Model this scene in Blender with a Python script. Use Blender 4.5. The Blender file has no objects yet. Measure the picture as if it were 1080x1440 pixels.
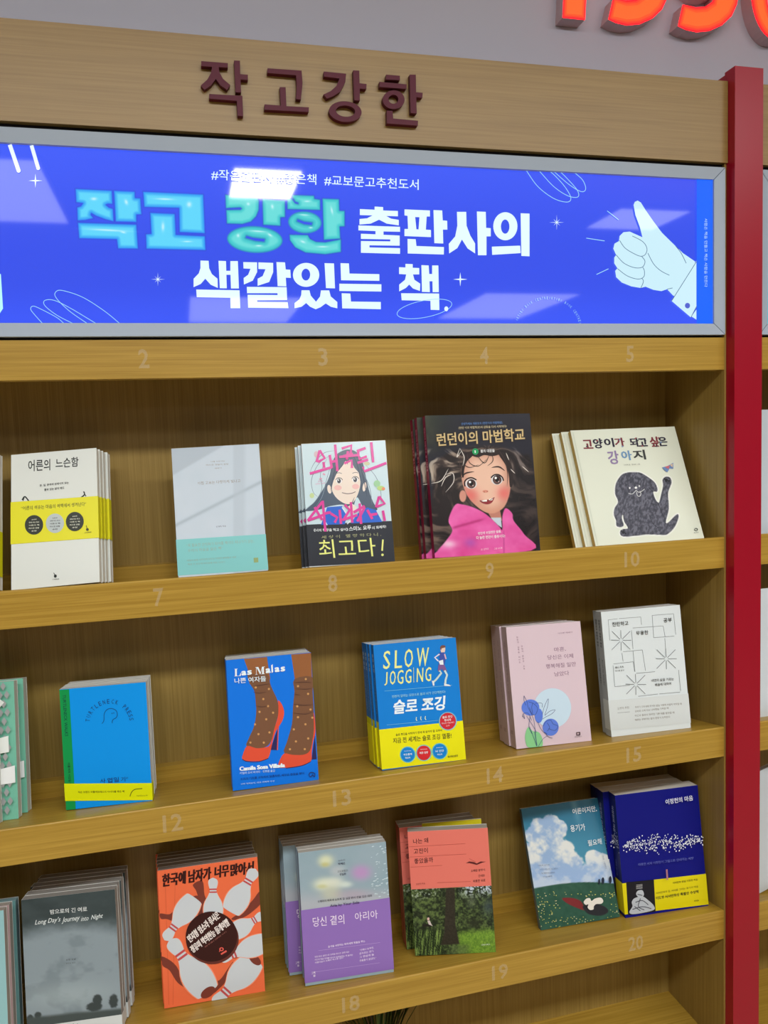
import bpy, math, random
import numpy as np
from mathutils import Vector, Matrix
from mathutils.geometry import tessellate_polygon
random.seed(7); rng = np.random.default_rng(7)
SC = bpy.context.scene; COL = SC.collection

# ------------------------------------------------------------------ camera, world, lights, exposure
F_PX = 1110.363
CAM = np.array([0.43390545, -1.10196602, 1.47385536])
YAW, PITCH, ROLL = 0.2464493, -0.08746677, -0.03694954
_fw = np.array([math.sin(YAW)*math.cos(PITCH), math.cos(YAW)*math.cos(PITCH), math.sin(PITCH)])
_r0 = np.array([math.cos(YAW), -math.sin(YAW), 0.0]); _u0 = np.cross(_r0, _fw)
_r = _r0*math.cos(ROLL)+_u0*math.sin(ROLL); _u = -_r0*math.sin(ROLL)+_u0*math.cos(ROLL)
cd = bpy.data.cameras.new('camera'); cam = bpy.data.objects.new('camera', cd); COL.objects.link(cam)
cd.sensor_fit = 'VERTICAL'; cd.sensor_height = 36.0; cd.lens = F_PX/1440*36.0; cd.clip_start = 0.02
cam.matrix_world = Matrix(((_r[0], _u[0], -_fw[0], CAM[0]), (_r[1], _u[1], -_fw[1], CAM[1]), (_r[2], _u[2], -_fw[2], CAM[2]), (0, 0, 0, 1)))
SC.camera = cam
vs = SC.view_settings; vs.view_transform = 'Standard'; vs.look = 'None'; vs.exposure = 0.0; vs.gamma = 1.0; vs.use_curve_mapping = False
SC.display_settings.display_device = 'sRGB'
w = bpy.data.worlds.new('world'); SC.world = w; w.use_nodes = True
w.node_tree.nodes['Background'].inputs[0].default_value = (0.85, 0.92, 1.0, 1); w.node_tree.nodes['Background'].inputs[1].default_value = 0.32
cy = SC.cycles; cy.max_bounces = 6; cy.diffuse_bounces = 4; cy.glossy_bounces = 3; cy.use_denoising = True; cy.caustics_reflective = False; cy.caustics_refractive = False
CEIL = 2.60
def area(name, loc, sx, sy, power, color):
    l = bpy.data.lights.new(name, 'AREA'); l.shape = 'RECTANGLE'; l.size = sx; l.size_y = sy; l.energy = power; l.color = color
    o = bpy.data.objects.new(name, l); COL.objects.link(o); o.location = loc; return o
area('ceiling_row_light', (0.9, -1.66, CEIL-0.03), 3.6, 0.24, 74, (0.95, 0.985, 1.0))

# ------------------------------------------------------------------ helpers
GAIN = 1.0
def lin(c, g=None):
    g = GAIN if g is None else g
    a = np.asarray(c, dtype=float)/255.0
    a = np.where(a <= 0.04045, a/12.92, ((np.maximum(a, 0)+0.055)/1.055)**2.4)
    return np.clip(a*g, 0, 1)
def smooth(pts, n=6, closed=True):
    P = np.array(pts, float); N = len(P); out = []
    rngi = range(N) if closed else range(N-1)
    for i in rngi:
        if closed: a, b, c, d = P[(i-1) % N], P[i], P[(i+1) % N], P[(i+2) % N]
        else: a, b, c, d = P[max(i-1, 0)], P[i], P[i+1], P[min(i+2, N-1)]
        for k in range(n):
            t = k/n
            out.append(0.5*((2*b)+(-a+c)*t+(2*a-5*b+4*c-d)*t*t+(-a+3*b-3*c+d)*t**3))
    if not closed: out.append(P[-1])
    return np.array(out)
def ell_pts(cx, cy_, rx, ry, rot=0, n=32):
    t = np.linspace(0, 2*math.pi, n, endpoint=False); r = math.radians(rot)
    x, y = rx*np.cos(t), ry*np.sin(t)
    return np.stack([cx+x*math.cos(r)-y*math.sin(r), cy_+x*math.sin(r)+y*math.cos(r)], 1)
def homog(src, dst):
    A = []
    for (x, y), (u, v) in zip(src, dst):
        A.append([x, y, 1, 0, 0, 0, -u*x, -u*y, -u]); A.append([0, 0, 0, x, y, 1, -v*x, -v*y, -v])
    return np.linalg.svd(np.array(A, float))[2][-1].reshape(3, 3)
def ap(H, P):
    P = np.asarray(P, float); q = np.concatenate([P, np.ones(P.shape[:-1]+(1,))], -1) @ H.T
    return q[..., :2]/q[..., 2:]
def fbm(x, y, oct=4, seed=0):
    out = np.zeros_like(x); amp = 1; tot = 0
    for o in range(oct):
        g = np.random.default_rng(seed*31+o).random((64, 64))
        xf, yf = np.floor(x).astype(int), np.floor(y).astype(int); tx, ty = x-xf, y-yf
        tx = tx*tx*(3-2*tx); ty = ty*ty*(3-2*ty); a, b, c, d = xf % 64, (xf+1) % 64, yf % 64, (yf+1) % 64
        out += amp*((g[c, a]*(1-tx)+g[c, b]*tx)*(1-ty)+(g[d, a]*(1-tx)+g[d, b]*tx)*ty); tot += amp
        amp *= .55; x = x*2.03+5.1; y = y*2.03+9.7
    return out/tot
def sstep(a, b, x):
    t = np.clip((x-a)/(b-a), 0, 1); return t*t*(3-2*t)
def mixc(a, b, t):
    a = np.asarray(a, float); b = np.asarray(b, float); t = np.asarray(t)[..., None]
    return a*(1-t)+b*t
def sdf(poly, X, Y):            # signed distance, positive inside
    P = np.asarray(poly, float); d = np.full(X.shape, 1e9); ins = np.zeros(X.shape, bool)
    for i in range(len(P)):
        a, b = P[i], P[(i+1) % len(P)]; e = b-a; L = e@e+1e-12
        t = np.clip(((X-a[0])*e[0]+(Y-a[1])*e[1])/L, 0, 1)
        d = np.minimum(d, np.hypot(X-a[0]-t*e[0], Y-a[1]-t*e[1]))
        c = ((a[1] > Y) != (b[1] > Y)); xi = (b[0]-a[0])*(Y-a[1])/(b[1]-a[1]+1e-12)+a[0]
        ins ^= c & (X < xi)
    return np.where(ins, d, -d)

class MB:
    """collects coloured faces and links them as one mesh"""
    def __init__(s): s.v = []; s.f = []; s.c = []; s.n = 0; s.grids = []
    def add(s, verts, faces, col):
        b = s.n; s.v += [tuple(p) for p in verts]; s.n += len(verts)
        for f in faces: s.f.append([b+i for i in f]); s.c.append(tuple(col))
    def box(s, a, b, col=(1, 1, 1)):
        x0, y0, z0 = a; x1, y1, z1 = b
        V = [(x0, y0, z0), (x1, y0, z0), (x1, y1, z0), (x0, y1, z0), (x0, y0, z1), (x1, y0, z1), (x1, y1, z1), (x0, y1, z1)]
        s.add(V, [(0, 3, 2, 1), (4, 5, 6, 7), (0, 1, 5, 4), (1, 2, 6, 5), (2, 3, 7, 6), (3, 0, 4, 7)], col)
    def tube(s, pts, r, col=(1, 1, 1), n=6):
        pts = [Vector(p) for p in pts]; V = []; F = []
        for i, q in enumerate(pts):
            t = (pts[min(i+1, len(pts)-1)]-pts[max(i-1, 0)]).normalized()
            a = t.orthogonal().normalized(); b = t.cross(a); rr = r[i] if hasattr(r, '__len__') else r
            for k in range(n):
                th = 2*math.pi*k/n; V.append(q+a*math.cos(th)*rr+b*math.sin(th)*rr)
        for i in range(len(pts)-1):
            for k in range(n): F.append((i*n+k, i*n+(k+1) % n, (i+1)*n+(k+1) % n, (i+1)*n+k))
        F.append(tuple(range(n))[::-1]); F.append(tuple((len(pts)-1)*n+k for k in range(n)))
        s.add(V, F, col)
    def build(s, name, mat, parent=None, smooth_=False):
        me = bpy.data.meshes.new(name); me.from_pydata(s.v, [], s.f)
        cols = np.ones((len(me.loops), 4), np.float32); ls = np.array([len(f) for f in s.f]); 
        if len(ls): cols[:, :3] = np.repeat(np.array(s.c, np.float32)[:, :3], ls, axis=0)
        off = 0
        at = me.color_attributes.new('Col', 'FLOAT_COLOR', 'CORNER'); at.data.foreach_set('color', cols.ravel())
        if smooth_: me.polygons.foreach_set('use_smooth', [True]*len(me.polygons))
        me.materials.append(mat); me.update()
        return link(name, me, parent)
def link(name, me, parent=None):
    o = bpy.data.objects.new(name, me); COL.objects.link(o)
    if parent is not None: o.parent = parent
    return o
def tag(o, label, cat, group=None):
    o['label'] = label; o['category'] = cat
    if group: o['group'] = group
    return o
def empty(name, label, cat, group=None, mat=None):
    o = bpy.data.objects.new(name, None); COL.objects.link(o); o.empty_display_size = .02
    if mat is not None: o.matrix_world = mat
    return tag(o, label, cat, group)
def structure(o): o['kind'] = 'structure'; return o

# ------------------------------------------------------------------ materials
def mat(name, rough=.5, spec=.5, color=None, metal=0.0, emit=False, emit_s=1.0, coat=0.0, bump=None):
    m = bpy.data.materials.new(name); m.use_nodes = True; nt = m.node_tree; p = nt.nodes['Principled BSDF']
    p.inputs['Roughness'].default_value = rough; p.inputs['Specular IOR Level'].default_value = spec; p.inputs['Metallic'].default_value = metal
    p.inputs['Coat Weight'].default_value = coat; p.inputs['Coat Roughness'].default_value = .08
    if color is None:
        a = nt.nodes.new('ShaderNodeVertexColor'); a.layer_name = 'Col'; src = a.outputs['Color']
        if emit:
            nt.links.new(src, p.inputs['Emission Color']); p.inputs['Emission Strength'].default_value = emit_s; p.inputs['Base Color'].default_value = (0.01, 0.01, 0.01, 1)
        else: nt.links.new(src, p.inputs['Base Color'])
    else:
        p.inputs['Base Color'].default_value = (*color, 1)
        if emit: p.inputs['Emission Color'].default_value = (*color, 1); p.inputs['Emission Strength'].default_value = emit_s
    if bump:
        tc = nt.nodes.new('ShaderNodeTexCoord'); mp = nt.nodes.new('ShaderNodeMapping'); mp.inputs['Scale'].default_value = bump[0]
        n = nt.nodes.new('ShaderNodeTexNoise'); n.inputs['Scale'].default_value = 1; n.inputs['Detail'].default_value = 4
        b = nt.nodes.new('ShaderNodeBump'); b.inputs['Strength'].default_value = bump[1]; b.inputs['Distance'].default_value = bump[2]
        nt.links.new(tc.outputs['Object'], mp.inputs[0]); nt.links.new(mp.outputs[0], n.inputs['Vector']); nt.links.new(n.outputs['Fac'], b.inputs['Height']); nt.links.new(b.outputs[0], p.inputs['Normal'])
    return m
def wood(name, axis, light, dark, rough=.38, fine=1.0):
    """oak veneer, grain along the given axis"""
    m = bpy.data.materials.new(name); m.use_nodes = True; nt = m.node_tree; p = nt.nodes['Principled BSDF']; L = nt.links.new
    tc = nt.nodes.new('ShaderNodeTexCoord')
    def noise(sc, detail, dist=0.0):
        mp = nt.nodes.new('ShaderNodeMapping'); mp.inputs['Scale'].default_value = sc
        n = nt.nodes.new('ShaderNodeTexNoise'); n.inputs['Scale'].default_value = 1; n.inputs['Detail'].default_value = detail; n.inputs['Distortion'].default_value = dist
        L(tc.outputs['Object'], mp.inputs[0]); L(mp.outputs[0], n.inputs['Vector']); return n.outputs['Fac']
    def sc(a, c): return tuple(a if i == axis else c for i in range(3))
    n1 = noise(sc(3.5, 230*fine), 3, .25); n2 = noise(sc(9, 620*fine), 2); n3 = noise(sc(1.5, 9), 2)
    def ramp(src, a, b):
        r = nt.nodes.new('ShaderNodeMapRange'); r.inputs['From Min'].default_value = a; r.inputs['From Max'].default_value = b; L(src, r.inputs['Value']); return r.outputs['Result']
    def math_(op, a, b):
        q = nt.nodes.new('ShaderNodeMath'); q.operation = op
        for i, x in enumerate((a, b)):
            if isinstance(x, (int, float)): q.inputs[i].default_value = x
            else: L(x, q.inputs[i])
        return q.outputs[0]
    t = math_('ADD', math_('MULTIPLY', ramp(n1, .36, .66), .50), math_('ADD', math_('MULTIPLY', ramp(n2, .35, .65), .34), math_('MULTIPLY', ramp(n3, .3, .7), .18)))
    mx = nt.nodes.new('ShaderNodeMix'); mx.data_type = 'RGBA'; L(t, mx.inputs['Factor'])
    mx.inputs['A'].default_value = (*dark, 1); mx.inputs['B'].default_value = (*light, 1)
    L(mx.outputs['Result'], p.inputs['Base Color']); p.inputs['Roughness'].default_value = rough; p.inputs['Specular IOR Level'].default_value = .45
    b = nt.nodes.new('ShaderNodeBump'); b.inputs['Strength'].default_value = .12; b.inputs['Distance'].default_value = .0006; L(n2, b.inputs['Height']); L(b.outputs[0], p.inputs['Normal'])
    return m
OAK_L, OAK_D = (0.49, 0.305, 0.048), (0.315, 0.175, 0.016)
M = {
    'print': mat('printed_cover', .45, .25), 'gloss': mat('laminated_cover', .24, .4), 'band': mat('paper_band', .38, .3),
    'pages': mat('page_block', .85, .15, bump=((1, 2400, 1), .5, .0004)),
    'oak_h': wood('oak_grain_along', 0, OAK_L, OAK_D), 'oak_v': wood('oak_grain_upright', 2, (0.34, 0.225, 0.058), (0.23, 0.142, 0.028), .42),
    'oak_f': wood('oak_fascia_dimmed', 0, (0.315, 0.195, 0.056), (0.225, 0.130, 0.031)),  # same oak, colour darkened to offset strong light on the fascia
    'red': mat('red_lacquer', .34, .35, (0.32, 0.002, 0.016)), 'maroon': mat('maroon_lacquer', .45, .18, (0.090, 0.009, 0.022)),
    'alu': mat('satin_aluminium', .6, .35, (0.36, 0.42, 0.50), 0.0), 'black': mat('black_gap_shade', .6, .3, (0.012, 0.011, 0.018)),
    'film': mat('backlit_film', .035, .5, emit=True, emit_s=1.0),
    'wall': mat('painted_wall', .7, .3, (0.60, 0.60, 0.70), bump=((60, 60, 60), .05, .001)),
    'ceil': mat('ceiling_board', .9, .2, (0.75, 0.75, 0.74)), 'floor': mat('warm_floor', .35, .4, (0.62, 0.50, 0.34)),
    'room': mat('far_wall', .8, .2, (0.50, 0.49, 0.48)),
    'lamp': mat('lamp_diffuser', .5, .2, (1, 1, 1), emit=True, emit_s=4.5), 'lamp_hi': mat('bright_lamp_diffuser', .5, .2, (1, 1, 1), emit=True, emit_s=40.0),
    'lampframe': mat('lamp_frame', .5, .4, (.7, .7, .7)),
    'neon': mat('lit_red_acrylic', .3, .5, emit=True, emit_s=6.0), 'can': mat('channel_letter_side', .5, .4, (0.66, 0.48, 0.50)),
    'grass': mat('grass_blade', .5, .3), 'pot': mat('glazed_pot', .4, .5, (0.55, 0.53, 0.5)), 'soil': mat('soil', .9, .1, (0.05, 0.035, 0.02)),
    'wrap': mat('plastic_wrapped_cover', .12, .6, bump=((26, 26, 14), .8, .004), coat=.6),
}
nt = M['neon'].node_tree
faint = bpy.data.materials.new('faint_number'); faint.use_nodes = True; _n = faint.node_tree
_p = _n.nodes['Principled BSDF']; _p.inputs['Base Color'].default_value = (0.85, 0.74, 0.5, 1); _p.inputs['Roughness'].default_value = .5; _p.inputs['Alpha'].default_value = .22
M['faint'] = faint

# ------------------------------------------------------------------ lettering
_glyph = {}
_tc = bpy.data.curves.new('lettering', 'FONT'); _tc.fill_mode = 'FRONT'; _to = bpy.data.objects.new('lettering', _tc)
def glyphs(s, off, res):
    k = (s, off, res)
    if k not in _glyph:
        _tc.body = s; _tc.offset = off; _tc.resolution_u = res; me = bpy.data.meshes.new_from_object(_to)
        V = np.array([v.co[:2] for v in me.vertices]) if len(me.vertices) else np.zeros((0, 2)); Fc = [tuple(q.vertices) for q in me.polygons]
        bpy.data.meshes.remove(me)
        _glyph[k] = (V, Fc)
    return _glyph[k]

class Art:
    """flat print on a real surface.  Points are given in the units of `to_uv` (a homography to metres on the surface)"""
    def __init__(s, place, H=None, org=(0, 0), sc=1.0, up=(0, -1), base=2e-4, gain=None):
        s.place = place; s.H = H; s.org = np.array(org, float); s.sc = sc; s.up = np.array(up, float); s.L = base; s.mb = MB(); s.gain = gain; s.gr = []
    def uv(s, P):
        P = np.asarray(P, float); P = P/s.sc+s.org
        return ap(s.H, P) if s.H is not None else P
    def step(s): s.L += 2.5e-5
    clip = None
    def inside(s, P):       # True where traced points lie on the printed surface
        if s.clip is None: return np.ones(len(P), bool)
        q = s.uv(P); w_, h_ = s.clip; return (q[:, 0] > -1e-6) & (q[:, 0] < w_+1e-6) & (q[:, 1] > -1e-6) & (q[:, 1] < h_+1e-6)
    def trim(s, P):         # cut a traced polygon along the cover's edges
        w_, h_ = s.clip; q = s.uv(P)
        for ax_, lim, sg in ((0, 0, 1), (0, w_, -1), (1, 0, 1), (1, h_, -1)):
            out = []; n = len(q)
            for i in range(n):
                a, b = q[i], q[(i+1) % n]; da, db = (a[ax_]-lim)*sg, (b[ax_]-lim)*sg
                if da >= 0: out.append(a)
                if (da >= 0) != (db >= 0): out.append(a+(b-a)*(da/(da-db)))
            q = np.array(out)
            if len(q) < 3: return None
        keep = [i for i in range(len(q)) if np.abs(q[i]-q[i-1]).max() > 1e-7]; q = q[keep]
        if len(q) < 3: return None
        return (ap(np.linalg.inv(s.H), q)-s.org)*s.sc
    def poly(s, pts, col, sm=0, holes=()):
        P = np.asarray(pts, float)
        if sm: P = smooth(P, sm)
        if s.clip and s.H is not None and not len(holes) and not s.inside(P).all():
            P = s.trim(P)
            if P is None: return
        loops = [P]+[np.asarray(h, float) for h in holes]
        tri = tessellate_polygon([[Vector((x, y, 0)) for x, y in l] for l in loops])
        allp = np.concatenate(loops); Q = s.place(s.uv(allp), s.L)
        A = allp; out = []
        for t in tri:
            a, b, c = (s.uv(A[i]) for i in t); cr = (b[0]-a[0])*(c[1]-a[1])-(b[1]-a[1])*(c[0]-a[0])
            out.append(tuple(t) if cr < 0 else tuple(t)[::-1])
        s.mb.add(Q, out, lin(col, s.gain)); s.step()
    def ell(s, cx, cy_, rx, ry, col, rot=0, n=32, hole=None):
        s.poly(ell_pts(cx, cy_, rx, ry, rot, n), col, holes=([ell_pts(cx, cy_, rx*hole, ry*hole, rot, n)] if hole else ()))
    def line(s, pts, wd, col, sm=0, closed=False, taper=False):
        P = np.asarray(pts, float)
        if sm: P = smooth(P, sm, closed)
        if closed: P = np.concatenate([P, P[:1]])
        n = len(P); d = np.gradient(P, axis=0) if n > 2 else np.array([P[1]-P[0]]*2)
        d /= np.linalg.norm(d, axis=1, keepdims=True)+1e-9; nn = np.stack([-d[:, 1], d[:, 0]], 1)
        ww = np.full(n, wd/2.0)
        if taper: ww = wd/2*np.clip(np.sin(np.linspace(0.15, math.pi-.15, n)), .15, 1)
        A = P+nn*ww[:, None]; B = P-nn*ww[:, None]; Q = s.place(s.uv(np.concatenate([A, B])), s.L)
        ok = s.inside(A) & s.inside(B)
        s.mb.add(Q, [(i, i+1, n+i+1, n+i) for i in range(n-1) if ok[i] and ok[i+1]], lin(col, s.gain)); s.step()
    def text(s, t, p0, p1, h, col, bold=0.0, res=2, up=None, smear=0, sk=0.0, smy=0):
        V, Fc = glyphs(t, min(bold, .022), res)
        if not len(V): return
        lo, hi = V.min(0), V.max(0); T = (V-lo)/(hi-lo)
        p0 = np.array(p0, float); p1 = np.array(p1, float); e = p1-p0
        if up is None: up = s.up
        elif up == 'perp': up = np.array([e[1], -e[0]])/np.linalg.norm(e)
        up = np.array(up, float); up = up/np.linalg.norm(up)
        P = p0+T[:, :1]*e+T[:, 1:]*up*h+T[:, 1:]*e/np.linalg.norm(e)*h*sk
        en = e/np.linalg.norm(e)
        shifts = [(0, 0)]
        if smear: shifts = [(-smear, 0), (0, 0), (smear, 0)]
        if smy: shifts += [(a, b) for a, _ in list(shifts) for b in (-smy, smy)]
        for a, b in shifts:
            Q = s.place(s.uv(P+en*a+up*b), s.L); s.mb.add(Q, Fc, lin(col, s.gain)); s.L += 3e-6
        s.step()
    def lines(s, rows, h, col, **k):
        for t, p0, p1 in rows: s.text(t, p0, p1, h, col, **k)
    def vtext(s, t, top, bot, h, col, **k):
        top = np.array(top, float); bot = np.array(bot, float); n = len(t)
        for i, ch in enumerate(t):
            if ch == ' ': continue
            q = top+(bot-top)*(i+.5)/n; s.text(ch, q+[-h/2, h/2], q+[h/2, h/2], h, col, **k)
    def arctext(s, t, c, rx, ry, a0, a1, h, col, **k):
        for i, ch in enumerate(t):
            if ch == ' ': continue
            a = math.radians(a0+(a1-a0)*(i+.5)/len(t)); q = np.array([c[0]+rx*math.cos(a), c[1]+ry*math.sin(a)])
            tg = np.array([-math.sin(a)*rx, math.cos(a)*ry]); tg /= np.linalg.norm(tg)
            if a1 < a0: tg = -tg
            u = np.array([tg[1], -tg[0]]); ww = h*(.55 if ord(ch) < 300 else .95)*(.35 if ch in 'I·' else 1)
            s.text(ch, q-tg*ww/2, q+tg*ww/2, h, col, up=tuple(u), **k)
    def paint(s, fn, uv0, uv1, nx, ny):
        """colour grid between two uv corners; fn gets the traced coordinates X, Y and returns sRGB"""
        u = np.linspace(uv0[0], uv1[0], nx); v = np.linspace(uv0[1], uv1[1], ny); U, Vv = np.meshgrid(u, v)
        UV = np.stack([U, Vv], -1); P = ap(np.linalg.inv(s.H), UV) if s.H is not None else UV
        P = (P-s.org)*s.sc; C = lin(np.clip(fn(P[..., 0], P[..., 1]), 0, 255), s.gain)
        s.gr.append((s.place(UV.reshape(-1, 2), s.L), nx, ny, C.reshape(-1, 3))); s.step()
    def build(s, name, material, parent):
        mb = s.mb; vs_ = [np.array(mb.v, float).reshape(-1, 3)]; base = mb.n; corner = []; 
        nf = [len(f) for f in mb.f]; loops = [i for f in mb.f for i in f]; cols = [np.repeat(np.array(mb.c, float).reshape(-1, 3), nf, axis=0)] if nf else []
        tot = [np.array(nf, int)]; lp = [np.array(loops, int)]
        for V, nx, ny, C in s.gr:
            i = np.arange(nx*ny).reshape(ny, nx); q = np.stack([i[:-1, :-1], i[1:, :-1], i[1:, 1:], i[:-1, 1:]], -1).reshape(-1, 4)
            lp.append(q.ravel()+base); tot.append(np.full(len(q), 4)); cols.append(C[q.ravel()]); vs_.append(V); base += len(V)
        V = np.concatenate(vs_); lp = np.concatenate(lp); tot = np.concatenate(tot); cols = np.concatenate(cols)
        me = bpy.data.meshes.new(name); me.vertices.add(len(V)); me.vertices.foreach_set('co', V.astype(np.float32).ravel())
        me.loops.add(len(lp)); me.loops.foreach_set('vertex_index', lp.astype(np.int32)); me.polygons.add(len(tot))
        st = np.concatenate([[0], np.cumsum(tot)[:-1]]); me.polygons.foreach_set('loop_start', st.astype(np.int32)); me.polygons.foreach_set('loop_total', tot.astype(np.int32))
        a = me.color_attributes.new('Col', 'FLOAT_COLOR', 'CORNER'); c4 = np.ones((len(lp), 4), np.float32); c4[:, :3] = cols; a.data.foreach_set('color', c4.ravel())
        me.update(calc_edges=True); me.validate(); me.materials.append(material)
        return link(name, me, parent)

# ------------------------------------------------------------------ room
def wbox(name, a, b, m, parent=None):
    mb = MB(); mb.box(a, b); return mb.build(name, m, parent)
structure(wbox('floor', (-3, -8, -.05), (6, .25, 0), M['floor']))
structure(wbox('wall_back', (-3, .25, 0), (6, .33, CEIL), M['wall']))
structure(wbox('ceiling', (-3, -8, CEIL), (6, .33, CEIL+.05), M['ceil']))
structure(wbox('wall_left', (-3.08, -8, 0), (-3, .33, CEIL), M['room']))
structure(wbox('wall_right', (6, -8, 0), (6.08, .33, CEIL), M['room']))
structure(wbox('wall_front', (-3.08, -8.08, 0), (6.08, -8, CEIL), M['room']))
for i, (x, y, sx, sy, hi, lb) in enumerate([(.835, -2.36, .27, .38, 1, 'square ceiling lamp facing the middle of the blue lightbox'), (-.20, -2.62, .33, .86, 0, 'long ceiling lamp facing the left end of the lightbox'),
        (2.80, -2.66, .40, .36, 0, 'square ceiling lamp over the aisle at the right'), (3.15, -5.25, .8, 1.2, 0, 'wide ceiling lamp far behind at the right'), (.98, -5.5, .85, 1.2, 0, 'wide ceiling lamp far behind in the middle')]):
    t = empty('ceiling_lamp', lb, 'lamp', 'ceiling lamps')
    mb = MB(); e = .02
    for a, b in [((x-sx/2-e, y-sy/2-e, CEIL-.02), (x+sx/2+e, y-sy/2, CEIL)), ((x-sx/2-e, y+sy/2, CEIL-.02), (x+sx/2+e, y+sy/2+e, CEIL)),
                 ((x-sx/2-e, y-sy/2, CEIL-.02), (x-sx/2, y+sy/2, CEIL)), ((x+sx/2, y-sy/2, CEIL-.02), (x+sx/2+e, y+sy/2, CEIL))]: mb.box(a, b)
    mb.build('lamp_frame', M['lampframe'], t); wbox('diffuser', (x-sx/2, y-sy/2, CEIL-.014), (x+sx/2, y+sy/2, CEIL-.001), M['lamp_hi' if hi else 'lamp'], t)

# ------------------------------------------------------------------ bookcases
ZL = [1.3009, 0.9826, 0.6618]          # shelf front edges
ZTOP = 1.6207; LIP = .0505; BACKY = .160; LEDGE = .145; AL = math.atan(.025/.143); ZBASE = .404
def bookcase(x0, x1, label, nums, e=.02):
    """x0, x1: inner faces of the side panels"""
    t = empty('bookcase', label, 'bookcase', None)
    for a, b in ((x0-e, x0), (x1, x1+.0035)):
        mb = MB(); mb.box((a, .0, 0), (b, BACKY+.02, 2.008)); mb.build('side_panel', M['oak_v'], t)
    wbox('back_panel', (x0, BACKY, .02), (x1, BACKY+.012, 2.0), M['oak_v'], t)
    xf1 = x1+.0032
    wbox('fascia', (x0-e, -.004, 1.8885), (xf1, .016, 2.0105), M['oak_f'], t)
    mb = MB(); mb.box((x0, .0, ZTOP-LIP), (x1, .022, ZTOP)); mb.build('top_rail', M['oak_h'], t)
    wbox('top_board', (x0, .022, ZTOP-.022), (x1, BACKY, ZTOP), M['oak_h'], t)
    for z in ZL:
        # sloping shelf with a rounded front lip, profile in Y-Z swept along X
        r = .0022; prof = [(0, z-LIP), (.022, z-LIP), (.022, z-.026), (LEDGE+.004, z-.026-.025), (BACKY, z-.053), (BACKY, z-math.tan(AL)*BACKY), (r*2, z-.0004)]
        prof += [(r-r*math.sin(k*math.pi/8), z-r+r*math.cos(k*math.pi/8)) for k in range(5)]
        n = len(prof); mb = MB(); V = [(x, y, zz) for x in (x0, x1) for y, zz in prof]
        F = [(i, (i+1) % n, n+(i+1) % n, n+i) for i in range(n)]+[tuple(range(n))[::-1], tuple(range(n, 2*n))]
        mb.add(V, F, (1, 1, 1)); mb.build('shelf', M['oak_h'], t)
        wbox('back_ledge', (x0, LEDGE, z-math.tan(AL)*LEDGE-.004), (x1, BACKY, z), M['oak_h'], t)
    wbox('bottom_board', (x0, .0, ZBASE-.03), (x1, BACKY, ZBASE), M['oak_h'], t)
    wbox('plinth', (x0, .01, 0), (x1, .03, ZBASE-.03), M['oak_h'], t)
    a = Art(lambda q, L: np.stack([q[:, 0], np.full(len(q), -L), q[:, 1]], 1), up=(0, 1), base=1.5e-4)
    for row, (zt, ns) in enumerate(zip([ZTOP]+ZL, nums)):
        for x, s in ns:
            ww = .0135*len(s)*(.4 if s == '1' else 1); a.text(s, (x-ww/2, zt-.037), (x+ww/2, zt-.037), .025, (255, 255, 255), bold=.02, up=(0, 1))
    if a.mb.n: a.build('shelf_numbers', M['faint'], t)['kind'] = 'stuff'
    return t
X5 = 1.1116
nums = [[(X5+(k-4)*.24, str(5*r+k+1)) for k in range(5)] for r in range(4)]
bookcase(-.02, 1.280, 'wide oak bookcase of sloping display shelves left of the red post', nums)
bookcase(1.3385, 2.64, 'second oak bookcase just showing at the right of the red post', [[(1.50+k*.24, str(5*r+k+21)) for k in range(5)] for r in range(4)], e=.0035)
def post(x0, x1, label):
    t = empty('divider_post', label, 'post', 'red divider posts')
    wbox('front_post', (x0, -.0195, 0), (x1, .004, 2.0265), M['red'], t)
    wbox('rear_fin', (x0, .004, 0), (x1, .25, 2.0225), M['red'], t)
post(1.2838, 1.3345, 'tall glossy red post between the two oak bookcases')
post(-.0935, -.0405, 'tall red post at the far left end of the oak bookcase')

# raised maroon letters on the fascia
def ray_plane(px, Y):                       # traced outline -> point on the wall plane y = Y
    px = np.asarray(px, float); d = _fw+_r*((px[..., 0:1]-540)/F_PX)-_u*((px[..., 1:2]-720)/F_PX)
    return CAM+d*((Y-CAM[1])/d[..., 1:2])
def prism(mb, P, holes, Y0, Y1, col=(1, 1, 1)):
    """P: outline points (x, z); extruded from Y0 (front) to Y1"""
    loops = [np.asarray(P)]+[np.asarray(h) for h in holes]; tri = tessellate_polygon([[Vector((x, z, 0)) for x, z in l] for l in loops])
    A = np.concatenate(loops); n = len(A); V = [(x, Y0, z) for x, z in A]+[(x, Y1, z) for x, z in A]; F = []
    for t in tri:
        a, b, c = A[t[0]], A[t[1]], A[t[2]]; cr = (b[0]-a[0])*(c[1]-a[1])-(b[1]-a[1])*(c[0]-a[0])
        t = tuple(t) if cr > 0 else tuple(t)[::-1]; F.append(t); F.append(tuple(i+n for i in t)[::-1])
    o = 0
    for l in loops:
        m = len(l); area_ = sum(l[i][0]*l[(i+1) % m][1]-l[(i+1) % m][0]*l[i][1] for i in range(m)); outer = (o == 0)
        for i in range(m):
            a, b = o+i, o+(i+1) % m; f = (a, b, b+n, a+n)
            F.append(f[::-1] if (area_ > 0) == outer else f)
        o += m
    mb.add(V, F, col)
def tr(pts, org, s, Y): return ray_plane(np.asarray(pts, float)/s+np.array(org), Y)[:, [0, 2]]
FY = -.0125
c6, c7 = ((270, 70), 6.0), ((440, 80), 6.353)
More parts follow.
